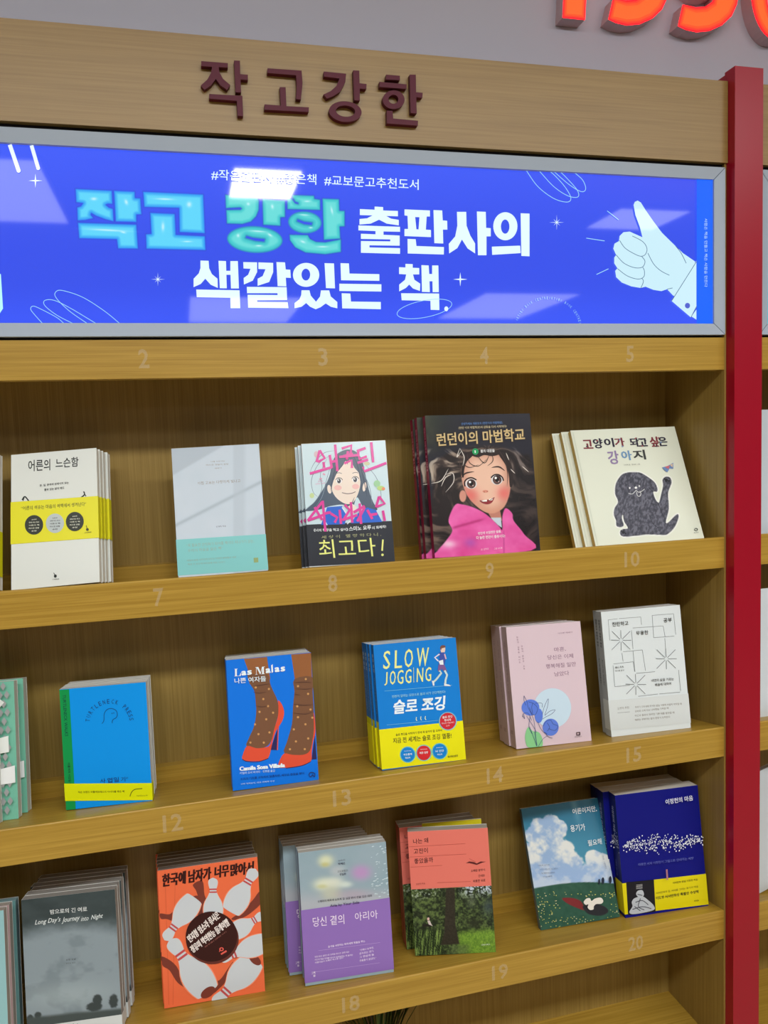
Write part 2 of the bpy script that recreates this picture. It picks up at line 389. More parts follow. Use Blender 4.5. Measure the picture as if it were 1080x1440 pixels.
LET = [('jak', 'first raised maroon letter on the oak fascia', c6, [
        ([(78, 95), (303, 112), (303, 150), (225, 146), (232, 190), (262, 245), (323, 297), (296, 338), (240, 300), (201, 245), (160, 300), (106, 338), (75, 300), (130, 250), (160, 195), (170, 143), (78, 137)], []),
        ([(355, 90), (405, 92), (407, 205), (472, 210), (472, 255), (410, 250), (415, 360), (368, 358)], []),
        ([(145, 372), (425, 388), (432, 560), (385, 556), (378, 430), (145, 412)], [])]),
       ('go', 'second raised maroon letter on the oak fascia, with a flat base bar', c6, [
        ([(637, 155), (925, 175), (933, 280), (920, 420), (878, 415), (885, 300), (878, 215), (637, 195)], []),
        ([(740, 315), (790, 315), (797, 475), (987, 485), (985, 525), (612, 505), (612, 460), (750, 470)], [])]),
       ('gang', 'third raised maroon letter on the oak fascia, with an oval below', c7, [
        ([(98, 130), (298, 150), (290, 225), (245, 310), (180, 352), (125, 372), (95, 335), (160, 305), (210, 260), (238, 192), (98, 175)], []),
        ([(360, 120), (415, 122), (417, 235), (480, 242), (478, 287), (419, 283), (420, 390), (370, 386)], []),
        (ell_pts(290, 488, 146, 92, 5, 40), [ell_pts(292, 484, 86, 50, 5, 32)])]),
       ('han', 'fourth raised maroon letter on the oak fascia, nearest the red post', c7, [
        ([(655, 158), (778, 168), (778, 208), (652, 202)], []), ([(595, 222), (838, 245), (836, 286), (595, 268)], []),
        (ell_pts(722, 382, 98, 84, 0, 40), [ell_pts(720, 378, 44, 40, 0, 28)]),
        ([(865, 158), (920, 158), (922, 315), (982, 320), (978, 365), (924, 360), (928, 506), (874, 500)], []),
        ([(660, 480), (712, 482), (718, 550), (940, 570), (938, 614), (662, 594)], [])])]
for nm, lb, (og, s), shapes in LET:
    mb = MB()
    for P, H in shapes: prism(mb, tr(P, og, s, FY), [tr(h, og, s, FY) for h in H], FY, -.0035)
    t = empty('sign_letter', lb, 'letter', 'raised letters on the fascia')
    for k, (P, H) in enumerate(shapes):
        m2 = MB(); prism(m2, tr(P, og, s, FY), [tr(h, og, s, FY) for h in H], FY, -.0038); m2.build('stroke', M['maroon'], t)

# ------------------------------------------------------------------ lightbox
def lightbox(x0, x1, label, art_fn):
    t = empty('lightbox', label, 'sign', None)
    z0, z1 = 1.6245, 1.8805; b = .0175; F0 = -.006
    wbox('casing', (x0-.0028, .006, z0-.0035), (x1+.0028, .10, z1+.0078), M['black'], t)  # black casing reaches past the frame, its colour painting shade into the gaps
    def bar(P):      # mitred frame bar: outer corners, inner corners (x, z)
        (ax, az), (bx, bz), (cx, cz), (dx, dz) = P; mb = MB()
        V = [(ax, F0, az), (bx, F0, bz), (cx, F0+.0035, cz), (dx, F0+.0035, dz), (ax, .006, az), (bx, .006, bz), (cx, .006, cz), (dx, .006, dz)]
        mb.add(V, [(0, 1, 2, 3), (7, 6, 5, 4), (0, 4, 5, 1), (1, 5, 6, 2), (2, 6, 7, 3), (3, 7, 4, 0)], (1, 1, 1)); mb.build('frame_bar', M['alu'], t)
    g = .0006
    bar([(x0+g, z0), (x1-g, z0), (x1-b-g, z0+b), (x0+b+g, z0+b)]); bar([(x1-g, z1), (x0+g, z1), (x0+b+g, z1-b), (x1-b-g, z1-b)])
    bar([(x1, z0+g), (x1, z1-g), (x1-b, z1-b-g), (x1-b, z0+b+g)]); bar([(x0, z1-g), (x0, z0+g), (x0+b, z0+b+g), (x0+b, z1-b-g)])
    art_fn(t, x0+b, x1-b, z0+b, z1-b)
PY = .0035
pcor = [(0, 202), (1003, 250), (1002.5, 457), (0, 455)]
_pc = ray_plane(pcor, PY)[:, [0, 2]]
Hb = homog(pcor, _pc)
def blue_art(t, xa, xb, za, zb):
    place = lambda q, L: np.stack([q[:, 0], np.full(len(q), PY-L), q[:, 1]], 1)
    A = Art(place, Hb, (0, 0), 1.0, base=0.0, gain=1.0)
    B1 = (lambda P, s=6.0, o=(95, 250): np.asarray(P, float)/s+o); B2 = (lambda P: np.asarray(P, float)/5.4+(300, 260)); B0 = (lambda P: np.asarray(P, float)/3+(0, 180))
    cyan = [B1([(66, 92), (375, 108), (380, 222), (340, 220), (322, 228), (348, 250), (384, 262), (390, 370), (320, 352), (240, 322), (200, 298), (196, 312), (220, 342), (150, 358), (84, 362), (80, 250), (112, 240), (130, 215), (72, 208)]),
            B1([(390, 108), (568, 116), (570, 170), (616, 172), (625, 310), (582, 312), (582, 375), (405, 370)]),
            B1([(86, 378), (582, 394), (596, 600), (425, 598), (415, 520), (97, 512)]),
            B0([(603, 268), (858, 280), (865, 445), (757, 440), (755, 338), (608, 334)]), B0([(633, 357), (738, 362), (742, 450), (865, 456), (868, 516), (617, 510), (615, 448), (638, 446)])]
    green = [B2([(90, 74), (335, 98), (347, 120), (345, 190), (325, 240), (285, 280), (220, 298), (102, 294), (97, 190), (205, 188), (215, 180), (205, 172), (95, 178)]), B2([(372, 105), (480, 115), (545, 118), (545, 245), (510, 248), (510, 312), (378, 304)]),
             B2([(600, 76), (765, 82), (768, 105), (812, 112), (812, 192), (562, 185), (560, 108), (600, 106)]), B2([(828, 103), (955, 108), (958, 195), (998, 197), (998, 315), (960, 318), (965, 410), (838, 418)]),
             B2([(578, 378), (718, 380), (735, 410), (780, 432), (850, 436), (970, 412), (970, 510), (850, 528), (700, 515), (620, 475), (580, 420)])]
    rings = [(B2(ell_pts(315, 415, 212, 102, 3, 40)), B2([(252, 388), (300, 402), (390, 412), (386, 430), (320, 424), (246, 402)])), (B2(ell_pts(695, 285, 128, 84, 4, 40)), B2([(640, 262), (690, 280), (750, 288), (746, 304), (690, 298), (636, 276)]))]
    slit = [B2([(600, 110), (622, 140), (645, 146), (645, 136), (622, 128), (608, 104)])]
    hi = [(B1((222, 178)), 4.5, 2.2, 0), (B1((495, 205)), 2.4, 4, -20), (B1((820, 180)), 13, 1.3, 2), (B1((1026, 225)), 3.5, 4.0, 0), (B1((805, 412)), 2.2, 6.5, 0), (B1((1010, 538)), 7, 1.0, 0), (B1((340, 442)), 27, 1.4, 3), (B1((470, 460)), 4, 1.4, 12),
          (B2((265, 145)), 2.5, 2.2, 30), (B2((448, 165)), 2, 3.4, -10), (B2((430, 380)), 4, 1.5, 35), (B2((188, 385)), 2, 2.5, 0), (B2((345, 462)), 5, 1.2, 0), (B2((712, 125)), 4.5, 1.2, 0), (B2((900, 195)), 1.5, 5.5, -12), (B2((680, 432)), 4, 1.6, 20), (B2((830, 470)), 8, 1.0, 0), (B2((740, 325)), 3, 1.2, 0), (B2((690, 228)), 8, 1.0, 4), (B2((340, 352)), 12, 1.1, 4)]
    BG = np.array([56, 84, 232.]); BG2 = np.array([50, 78, 226.])
    def bg(X, Y):
        c = mixc([62, 92, 250], [52, 80, 236], sstep(200, 360, Y)); c = mixc(c, [58, 88, 250], sstep(390, 460, Y)); return mixc(c, [74, 84, 240], sstep(680, 980, X)*sstep(330, 230, Y)*.7)
    def fn(X, Y):
        C = bg(X, Y)
        for shapes, dark, mid, lite, hole in ((cyan, (38, 110, 240), (52, 168, 245), (95, 215, 252), None), (green, (42, 140, 190), (62, 200, 205), (105, 222, 220), None)):
            for P in shapes:
                if X.max() < P[:, 0].min() or X.min() > P[:, 0].max(): continue
                d = sdf(P, X, Y)
                for z_ in slit: d = np.minimum(d, -sdf(z_, X, Y)) if shapes is green else d
                g = mixc(dark, mid, sstep(0, 1.8, d)); g = mixc(g, lite, sstep(1.5, 6.5, d)); sh = sstep(-2.0, .3, d)*.3*(d < 0)
                C = mixc(C, (30, 50, 150), sh); C = mixc(C, g, sstep(-.5, .5, d))
        for P, h in rings:
            d = np.minimum(sdf(P, X, Y), -sdf(h, X, Y)); g = mixc((42, 140, 190), (62, 200, 205), sstep(0, 3.2, d)); g = mixc(g, (105, 222, 220), sstep(3, 9, d))
            C = mixc(C, g, sstep(-.5, .5, d))
        for (hx, hy), a, b, rot in hi:
            r = math.radians(rot); dx, dy = X-hx, Y-hy; e = ((dx*math.cos(r)+dy*math.sin(r))/a)**2+((-dx*math.sin(r)+dy*math.cos(r))/b)**2
            C = mixc(C, (215, 248, 255), np.exp(-e*1.2)*.85)
        return C
    # base field: coarse, with a fine grid where the puffy letters are
    y = lambda px: None
    ul, vb = ray_plane([(95, 300), (495, 300)], PY)[:, 0], None
    A.paint(bg, (xa, zb), (xb, za), 60, 24)
    zt, zbm = ray_plane([(300, 240)], PY)[0, 2], ray_plane([(300, 372)], PY)[0, 2]
    A.L = 1e-4; A.paint(fn, (ul[0], zt), (ul[1], zbm), 640, 190); A.step()
    W = (232, 255, 255); W2 = (190, 255, 252)
    xs = ray_plane([(978, 300)], PY)[0, 0]
    xs0 = ray_plane([(978.5, 300)], PY)[0, 0]
    A.L += 5e-5
    hc = lambda P: (np.asarray(P, float)/2.25+(600, 200))
    def P3(pts, **k): A.poly(np.asarray(pts, float)/4+(490, 270), W, **k)
    def P4(pts, **k): A.poly(np.asarray(pts, float)/5.4+(260, 355), W, **k)
    def P5(pts, **k): A.poly(np.asarray(pts, float)/4.909+(440, 360), W, **k)
    q3 = lambda e: np.asarray(e)/4+(490, 270); q4 = lambda e: np.asarray(e)/5.4+(260, 355)
    P3([(147, 82), (195, 85), (195, 104), (278, 107), (278, 137), (212, 135), (240, 150), (283, 157), (283, 188), (215, 178), (172, 156), (125, 178), (62, 183), (62, 152), (105, 148), (135, 132), (64, 130), (64, 96), (147, 100)])
    P3([(56, 188), (290, 196), (290, 224), (197, 222), (197, 241), (288, 245), (288, 302), (118, 300), (118, 312), (290, 316), (290, 348), (70, 342), (70, 276), (235, 278), (235, 267), (70, 264), (70, 235), (152, 238), (152, 220), (56, 216)])
    P3([(315, 98), (458, 104), (458, 138), (440, 138), (435, 212), (464, 214), (464, 254), (315, 248), (315, 208), (335, 208), (332, 134), (315, 132)], holes=[np.array([(375, 140), (398, 141), (394, 211), (382, 210)], float)/4+(490, 270)] if False else ())
    A.poly(q3([(375, 141), (399, 142), (394, 211), (382, 210)]), (52, 80, 236))
    P3([(478, 102), (527, 104), (530, 160), (555, 162), (556, 212), (531, 212), (533, 290), (483, 288)]); P3([(332, 264), (378, 266), (382, 304), (537, 310), (536, 352), (333, 346)])
    P3([(610, 112), (662, 112), (664, 190), (685, 245), (712, 290), (712, 346), (670, 318), (638, 268), (612, 316), (566, 346), (564, 292), (600, 250), (612, 190)])
    P3([(722, 110), (772, 112), (774, 202), (800, 204), (800, 250), (776, 250), (776, 356), (728, 356)])
    A.poly(q3(ell_pts(882, 193, 68, 79, 0, 36)), W, holes=[q3(ell_pts(881, 195, 24, 40, 0, 24))]); P3([(806, 308), (965, 302), (968, 344), (808, 354)]); P3([(968, 120), (1018, 122), (1018, 362), (972, 360)])
    P4([(118, 62), (180, 64), (184, 120), (205, 165), (248, 200), (250, 270), (195, 245), (155, 200), (120, 240), (66, 264), (66, 200), (105, 160), (118, 120)])
    P4([(255, 64), (312, 66), (314, 140), (345, 140), (345, 66), (402, 66), (410, 274), (350, 274), (346, 170), (315, 170), (318, 273), (265, 272)])
    P4([(86, 282), (415, 288), (420, 424), (347, 424), (345, 345), (90, 340)]); P4([(443, 74), (548, 76), (548, 150), (515, 215), (448, 244), (446, 195), (480, 170), (498, 125), (445, 122)])
    P4([(558, 76), (670, 80), (670, 150), (640, 225), (552, 254), (552, 200), (590, 180), (612, 128), (558, 126)]); P4([(695, 74), (760, 76), (765, 130), (800, 132), (804, 194), (766, 192), (770, 258), (704, 256)])
    P4([(470, 262), (772, 264), (776, 362), (548, 364), (550, 376), (780, 378), (786, 424), (480, 420), (476, 322), (704, 324), (702, 310), (472, 310)])
    A.poly(q4(ell_pts(920, 171, 100, 91, 0, 36)), W, holes=[q4(ell_pts(918, 169, 33, 45, 0, 24))]); P5([(80, 50), (145, 52), (152, 224), (90, 222)])
    A.poly([(423.9, 408.3), (435, 408.3), (437, 416), (444.3, 424.4), (450, 417), (451.2, 408.5), (462.8, 408.5), (465, 417), (474.2, 424.8), (474.2, 433.7), (465, 431.5), (457.9, 426.8), (451, 432), (443.8, 435), (436, 431.5), (430.4, 426.3), (424, 431.5), (414.1, 433.5), (414.1, 426.3), (421, 421), (423.5, 415)], W)
    P5([(190, 50), (248, 52), (252, 122), (458, 126), (458, 172), (194, 168)]); P5([(182, 192), (472, 196), (472, 246), (182, 242)]); P5([(198, 258), (258, 260), (262, 315), (468, 318), (468, 368), (202, 362)])
    P5([(638, 55), (688, 57), (688, 82), (733, 84), (733, 128), (690, 128), (700, 165), (740, 192), (738, 242), (690, 225), (664, 198), (640, 222), (595, 245), (595, 198), (635, 165), (643, 128), (594, 125), (594, 78), (638, 80)])
    P5([(748, 64), (798, 66), (802, 125), (822, 125), (822, 66), (865, 66), (868, 250), (826, 250), (824, 175), (804, 175), (806, 250), (752, 248)]); P5([(608, 258), (870, 260), (872, 374), (812, 372), (810, 310), (612, 306)])
    LN = (165, 225, 250)
    A.line(np.asarray(ell_pts(769, 366, 192, 58, -11, 50))/4.909+(440, 360), .7, LN, closed=True); A.ell(627.3, 434.4, 2.7, 3.4, W)
    for cx, cy_, n, L1, L2 in ((50, 254.5, 4, 9.5, 10), (647, 393, 4, 9, 10), (222, 393, 8, 10, 10), (782.5, 313, 8, 10, 11)):
        P = []
        for k in range(2*n):
            a = k*math.pi/n; r = ((L2 if n == 4 else L2*(1 if k % 4 in (0,) else .62)) if k % 2 == 0 else (1.5 if n == 4 else 1.0)); P.append((cx+r*math.sin(a), cy_-r*math.cos(a)))
        A.poly(P, W)
    for L in ([(180, 825), (150, 792), (130, 765), (142, 752), (180, 768), (240, 800), (270, 825)], [(308, 825), (240, 790), (190, 750), (190, 728), (230, 728), (300, 762), (405, 825)], [(368, 825), (290, 770), (236, 715), (238, 690), (268, 687), (350, 715), (440, 772), (505, 825)]):
        A.line(B0(L), .8, LN, sm=6)
    for L in ([(313, 88), (350, 140), (400, 178), (443, 190), (455, 176), (435, 140), (398, 100), (380, 90)], [(355, 91), (400, 140), (445, 170), (477, 174), (475, 152), (440, 112), (420, 93)], [(400, 92), (450, 135), (488, 157), (502, 148), (492, 120), (463, 94)]):
        A.line(hc(L), .8, LN, sm=6)
    for a, b in (((570, 218), (606, 246)), ((504, 304), (562, 313)), ((536, 419), (574, 401))): A.line([hc(a), hc(b)], .9, LN)
    for a, b, w_ in (((14, 204), (26.5, 240.5), 5.6), ((44.5, 205), (54, 237), 5.2)):
        A.line([a, b], w_, (238, 252, 255)); A.ell(b[0], b[1], w_/2, w_/2, (238, 252, 255))
    A.poly([(0, 385), (1.5, 386), (4.5, 434), (0, 441)], W2)
    A.arctext('·KYOBO BOOK CENTRE·KYOBO BOOK CENTRE·', (770, 464), 44, 43, 196, 350, 3.6, (150, 200, 240), res=1)
    # thumbs-up hand and cuff
    Hc = (205, 240, 252)
    A.poly(hc([(652, 200), (656, 190), (665, 186), (675, 192), (690, 216), (715, 252), (742, 288), (785, 330), (808, 352), (846, 378), (848, 420), (800, 500), (776, 485), (758, 466), (740, 472), (715, 468), (690, 458), (675, 462), (645, 457), (615, 445), (597, 428), (594, 408), (601, 400), (591, 384), (591, 366), (597, 358), (588, 338), (592, 322), (606, 314), (608, 298), (620, 286), (640, 284), (680, 302), (672, 270), (658, 232)]), Hc)
    A.poly(hc([(850.5, 376), (850.5, 524), (833, 555), (772, 503)]), (208, 242, 254)); A.poly(hc([(850.5, 530), (850.5, 562), (835, 552)]), (208, 242, 254))
    K = (70, 100, 140)
    for L in ([(608, 312), (624, 335), (650, 352), (675, 362), (690, 355), (694, 336), (680, 315), (648, 298)], [(597, 358), (622, 384), (655, 398), (680, 396), (688, 378), (678, 363)], [(601, 401), (632, 424), (665, 434), (684, 427), (686, 408), (681, 397)], [(675, 462), (683, 442), (678, 431)], [(697, 352), (715, 386), (738, 408), (765, 422)], [(785, 330), (802, 352), (818, 384)], [(758, 466), (775, 462)]): A.line(hc(L), .8, K, sm=5)
    A.line(hc([(851, 378), (772, 503)]), .8, K); A.line(hc([(851, 520), (833, 555)]), .8, K); A.ell(*hc((822, 518)), 3.6, 3.9, (84, 100, 210))
    A.poly([(978.3, 249), (1003.5, 250), (1003, 458), (978.3, 458)], (24, 104, 255))
    A.text('사람은 책을 만들고 책은 사람을 만든다', (989, 308), (989, 404), 4.4, (190, 225, 250), res=1, up=(1, 0))
    A.text('#작은출판사 #좋은책  #교보문고추천도서', (297, 253.5), (588, 268), 15, W, res=3, bold=.004)
    # brand small dot
    o = A.build('backlit_print', M['film'], t)
xb1 = 1.2772
lightbox(-.0165, xb1, 'wide blue backlit lightbox banner with bold white lettering', blue_art)
def cyan_art(t, xa, xb, za, zb):
    place = lambda q, L: np.stack([q[:, 0], np.full(len(q), PY-L), q[:, 1]], 1)
    A = Art(place, base=0.0, gain=1.0, up=(0, 1)); A.paint(lambda X, Y: mixc((110, 225, 235), (60, 205, 225), sstep(zb, za, Y)), (xa, zb), (xb, za), 20, 20)
    A.build('backlit_print', M['film'], t)
lightbox(1.3415, 2.62, 'cyan backlit lightbox at the right edge beyond the red post', cyan_art)

# ------------------------------------------------------------------ glowing numerals on the wall
WY = .25; SF = .222
def numeral(outer, holes, lb):
    t = empty('channel_numeral', lb, 'sign', 'glowing red numerals on the wall')
    q = lambda P: ray_plane(np.asarray(P, float)/3.375+(760, 0), SF)[:, [0, 2]]
    P = q(outer); mb = MB(); prism(mb, P, [q(h) for h in holes], SF, WY); mb.build('letter_can', M['can'], t)
    c = P.mean(0)
    m2 = MB(); prism(m2, P+(0, 0), [q(h) for h in holes], SF-.0012, SF-.0002, lin((255, 16, 40))*(1, .17, .17)); m2.build('face_rim', M['neon'], t)
    # inner glowing face: outline shrunk towards the middle of the stroke
    def inset(P, d):
        n = len(P); out = []; A2 = sum(P[i][0]*P[(i+1) % n][1]-P[(i+1) % n][0]*P[i][1] for i in range(n)); sg = 1 if A2 > 0 else -1
        for i in range(n):
            e1 = P[i]-P[i-1]; e2 = P[(i+1) % n]-P[i]; e1 = e1/np.linalg.norm(e1); e2 = e2/np.linalg.norm(e2); nn = np.array([-(e1+e2)[1], (e1+e2)[0]]); nn /= np.linalg.norm(nn)+1e-9
            out.append(P[i]+nn*d*sg)
        return np.array(out)
    for k, (d, c_) in enumerate(((.0022, (255, 60, 42)), (.0055, (255, 84, 36)), (.0095, (255, 104, 40)))):
        m3 = MB(); prism(m3, inset(P, d), [inset(q(h)[::-1], -d)[::-1] if False else inset(q(h), -d) for h in holes], SF-.0012-.0003*(k+1), SF-.0012-.0003*k, lin(c_)*(1, .17, .17)); m3.build('lit_face', M['neon'], t)
def arc(cx, cy_, rx, ry, a0, a1, n=14): return [(cx+rx*math.cos(math.radians(a0+(a1-a0)*i/n)), cy_+ry*math.sin(math.radians(a0+(a1-a0)*i/n))) for i in range(n+1)]
numeral([(118, -330), (230, -330), (210, 95), (105, 84), (118, -220), (60, -200), (62, -270)], [], 'glowing red numeral one, leftmost of the numerals on the wall')
def nine(dx, dy, lb, s=1.0):
    # tail terminal at lower left, bowl above (mostly out of frame)
    o = [(322, 92)]+[(360, 110), (410, 121), (470, 115), (530, 88), (575, 45), (600, -10), (612, -90), (606, -180), (570, -250), (500, -290), (420, -280), (355, -235), (335, -160), (350, -90), (400, -50), (460, -45), (500, -60), (486, -22), (450, 2), (405, 5), (345, -8)]
    h = [(475, -225), (515, -190), (515, -140), (480, -112), (435, -118), (415, -150), (425, -200)]
    numeral([(x+dx, y+dy) for x, y in o], [[(x+dx, y+dy) for x, y in h]], lb)
nine(0, 0, 'glowing red numeral nine, second from the left on the wall'); nine(330, 32, 'glowing red numeral nine, third from the left on the wall')
numeral(arc(1120, -60, 122, 250, 90, -270, 40)[:-1], [arc(1120, -60, 50, 165, 90, -270, 30)[:-1]], 'glowing red numeral zero at the top right corner above the red post')
# ------------------------------------------------------------------ books
e1 = np.array([1.0, 0, 0]); e2 = np.array([0, math.cos(AL), -math.sin(AL)]); en = np.array([0, math.sin(AL), math.cos(AL)])
def pose(row, q):
    x, s, yaw, lean, roll = q[:5]; yaw, lean, roll = (math.radians(a) for a in (yaw, lean, roll))
    O = np.array([x, 0, ZL[row-1]])+e2*s+en*.0006
    a = e1*math.cos(yaw)+e2*math.sin(yaw); b = -e1*math.sin(yaw)+e2*math.cos(yaw); up = en*math.cos(lean)+b*math.sin(lean)
    a2 = a*math.cos(roll)+up*math.sin(roll); u2 = -a*math.sin(roll)+up*math.cos(roll); y = np.cross(u2, a2)
    O = O+en*max(0, -math.sin(roll)*q[5]*.9)
    return Matrix(((a2[0], y[0], u2[0], O[0]), (a2[1], y[1], u2[1], O[1]), (a2[2], y[2], u2[2], O[2]), (0, 0, 0, 1)))
PAGE = (214, 210, 200)
class Book:
    def __init__(s, row, q, t, px=None, crop=None, kind='paperback_book', mat_='print'):
        s.row, s.q, s.t = row, list(q), t; s.w, s.h = q[5], q[6]; s.kind = kind; s.parts = []; s.mat = mat_; s.px = px; s.crop = crop; s.off = 0.0
        if px: s.H = homog(px, [(0, 0), (s.w, 0), (s.w, s.h), (0, s.h)]); s.upv = np.array(px[0], float)-np.array(px[3], float)
        s.root = bpy.data.objects.new(kind, None); COL.objects.link(s.root); s.root.empty_display_size = .02; s.root.matrix_world = pose(row, q)
    def body(s, front=(255, 255, 255), spine=None, back=None, edge=None, page=PAGE, hard=False):
        w, h, t = s.w, s.h, s.t; spine = spine or front; back = back or front; edge = edge or front
        b = .0022 if hard else .0004; m = .003 if hard else .0004; mb = MB()
        pc = lin(front if hard else (222, 222, 216))
        for (lo, hi, fi, cc) in (((b, 0, 0), (w, b, h), 2, front), ((b, t-b, 0), (w, t, h), 4, back), ((0, 0, 0), (b, t, h), 5, spine)):
            k0 = len(mb.c); mb.box(lo, hi, pc); mb.c[k0+fi] = tuple(lin(cc))
            if fi == 5: mb.c[k0+2] = tuple(lin(front))
        s.parts.append(mb.build('cover', M[s.mat], s.root))
        mb = MB(); ws = w-m
        nn = 7
        # page block with a slightly uneven fore edge
        mb.box((b+.0001, b+.0001, m), (ws, t-b-.0001, h-m), lin(page, 1)); s.parts.append(mb.build('pages', M['pages'], s.root))
        return s
    def art(s, base=2e-4):
        a = Art(lambda q, L: np.stack([q[:, 0], np.full(len(q), -L-s.off), s.h-q[:, 1]], 1), s.H, s.crop[:2], s.crop[2], up=s.upv, base=base); a.clip = (s.w, s.h); return a
    def spine_art(s, base=2e-4):       # units: millimetres across (back to front) and down the spine
        return Art(lambda q, L: np.stack([np.full(len(q), -L), s.t-q[:, 0]/1000, s.h-q[:, 1]/1000], 1), None, (0, 0), 1.0, base=base)
    def done(s, a, name='printed_art', mat_=None, stuff=True, parent=None):
        o = a.build(name, M[mat_ or s.mat], parent or s.root); s.parts.append(o) if parent is None else None
        return o
    def band(s, z0, z1, col, tilt=0.0):
        mb = MB(); e = .0006; w, t = s.w, s.t
        V = [(-e, -e, z0), (w+e, -e, z0+tilt), (w+e, t*.9, z0+tilt), (-e, t*.98, z0), (-e, -e, z1), (w+e, -e, z1+tilt), (w+e, t*.9, z1+tilt), (-e, t*.98, z1)]
        mb.add(V, [(0, 1, 5, 4), (1, 2, 6, 5), (3, 0, 4, 7)], lin(col)); 
        i = .00035; V2 = [(-i, -i, z0), (w+i, -i, z0+tilt), (w+i, t*.9, z0+tilt), (-i, t*.98, z0), (-i, -i, z1), (w+i, -i, z1+tilt), (w+i, t*.9, z1+tilt), (-i, t*.98, z1)]
        mb.add(V2, [(4, 5, 1, 0), (5, 6, 2, 1), (7, 4, 0, 3)], lin(col)); mb.add(V+V2, [(0, 8, 9, 1), (1, 9, 10, 2), (3, 11, 8, 0), (4, 5, 13, 12), (5, 6, 14, 13), (7, 4, 12, 15)], lin(col))
        o = mb.build('belly_band', M['band'], s.root); s.parts.append(o); s.bandobj = o; return o
    def tag(s, label, group=None): tag(s.root, label, 'book', group); return s
    def copy(s, dx, ds, label, group, dyaw=0, dlean=0, q=None, skip=()):
        r = s.root.copy(); COL.objects.link(r); qq = list(q or s.q); qq[0] += dx; qq[1] += ds; qq[2] += dyaw; qq[3] += dlean; r.matrix_world = pose(s.row, qq); r['label'] = label; r['group'] = group; r['category'] = 'book'
        for c in s.parts:
            if c.name.split('.')[0] in skip: continue
            d = c.copy(); COL.objects.link(d); d.parent = r; d.matrix_parent_inverse = Matrix()
            for g in c.children: k = g.copy(); COL.objects.link(k); k.parent = d; k.matrix_parent_inverse = Matrix()
        return r
ORD = ['front', 'second', 'third', 'fourth', 'fifth', 'sixth', 'seventh', 'eighth']
def stack(b, n, dx, what, group, ts=None, jit=.0012, dl=0.0, ddx=None, skip=('belly_band',)):
    gap = .0007; step = (b.t+gap)
    for k in range(1, n):
        d = (ddx[k-1] if ddx else dx*k)+random.uniform(-jit, jit)
        b.copy(d, step*k, '%s copy from the front in the stack of %s' % (ORD[k], what), group, skip=skip)

# A1 -- white cover, yellow band with three discs
pxA1 = [(14, 642), (134, 629.6), (139.6, 820), (16.7, 828)]
b = Book(1, (0.2014, 0.0361, -10.49, 8.0, 1.0, 0.1165, 0.1899), .0118, pxA1, (0, 600, 4.5)); b.body((226, 230, 224), page=(225, 222, 212)); K = (38, 44, 40)
def a1art(b, band):
    a = b.art()
    a.text('어른의', (170, 292), (308, 282), 72, K, bold=.012); a.text('느슨함', (342, 268), (488, 255), 62, K, bold=.012)
    a.text('돈, 일, 관계에 얽매이지 않는', (243, 388), (426, 368), 16, K, bold=.02, res=1); a.text('품위 있는 삶의 태도', (272, 414), (398, 400), 16, K, bold=.02, res=1)
    a.line([(135, 470), (148, 450), (160, 456), (178, 480)], 8, K, sm=3); a.line([(148, 452), (140, 475)], 6, K); a.line([(505, 455), (528, 435), (522, 415)], 8, K, sm=3); a.line([(528, 432), (538, 445)], 6, K)
    a.ell(346, 946, 9, 10, K); a.line([(336, 925), (345, 945)], 4, K); a.text('ONEREE', (328, 970), (370, 968), 7, K, res=1)
    b.done(a)
a1art(b, True)
b.band(.0629, .1220, (232, 226, 26), -.002)
a = b.art(7.5e-4)
a.text('“어른의 여유는 마음의 여백에서 생겨난다”', (130, 536), (540, 508), 26, (90, 92, 20), bold=.012, res=1)
for cx, cy_, c, tc in ((211, 626, (44, 48, 38), (220, 220, 200)), (342, 617, (190, 200, 200), (60, 60, 60)), (468, 607, (44, 48, 38), (220, 220, 200))):
    a.ell(cx, cy_, 57, 61, c); 
    for k, tx in enumerate(('★★★★', '한때 부산 최고', '어른의 책', '따스한 관찰', '추천')): a.text(tx, (cx-(16 if k in (0, 4) else 32), cy_-28+k*18), (cx+(16 if k in (0, 4) else 32), cy_-31+k*18), 9, tc, bold=.02, res=1)
a.ell(549, 658, 9, 9, (60, 60, 20)); a.line([(541, 632), (548, 655)], 4, (60, 60, 20)); a.text('ONEREE', (530, 682), (575, 678), 7, (60, 60, 20), res=1)
b.done(a, 'band_print', 'band')
b.tag('white paperback with a yellow band of three discs, front copy of its stack', 'white books with yellow bands'); A1 = b
stack(b, 4, .0035, 'white books with yellow bands', 'white books with yellow bands', skip=())
# its neighbour at the frame edge, band slipped lower
b = Book(1, (0.0720, 0.052, -9.5, 8.0, 1.0, 0.1165, 0.1899), .0118, [(-118, 655), (11, 643), (16.5, 832), (-114, 843)], (0, 600, 4.5)); b.body((222, 226, 222), page=(225, 222, 212))
a = b.art(); a.line([(28, 490), (42, 468), (56, 476), (75, 492)], 8, K, sm=3); a.line([(42, 470), (34, 492)], 6, K); a.line([(35, 560), (60, 588)], 9, K); b.done(a)
b.band(.018, .080, (232, 226, 26)); a = b.art(7.5e-4); a.ell(95, 852, 45, 50, (30, 32, 26)); a.ell(-40, 862, 50, 55, (190, 200, 200)); a.text('“어른의 여유는', (22, 742), (-300, 762), 20, (90, 92, 20), bold=.01, res=1) if False else a.line([(28, 742), (62, 748)], 6, (90, 92, 20)); b.done(a, 'band_print', 'band')
b.tag('white paperback cut by the left frame edge, its yellow band slipped low', 'white books with yellow bands')

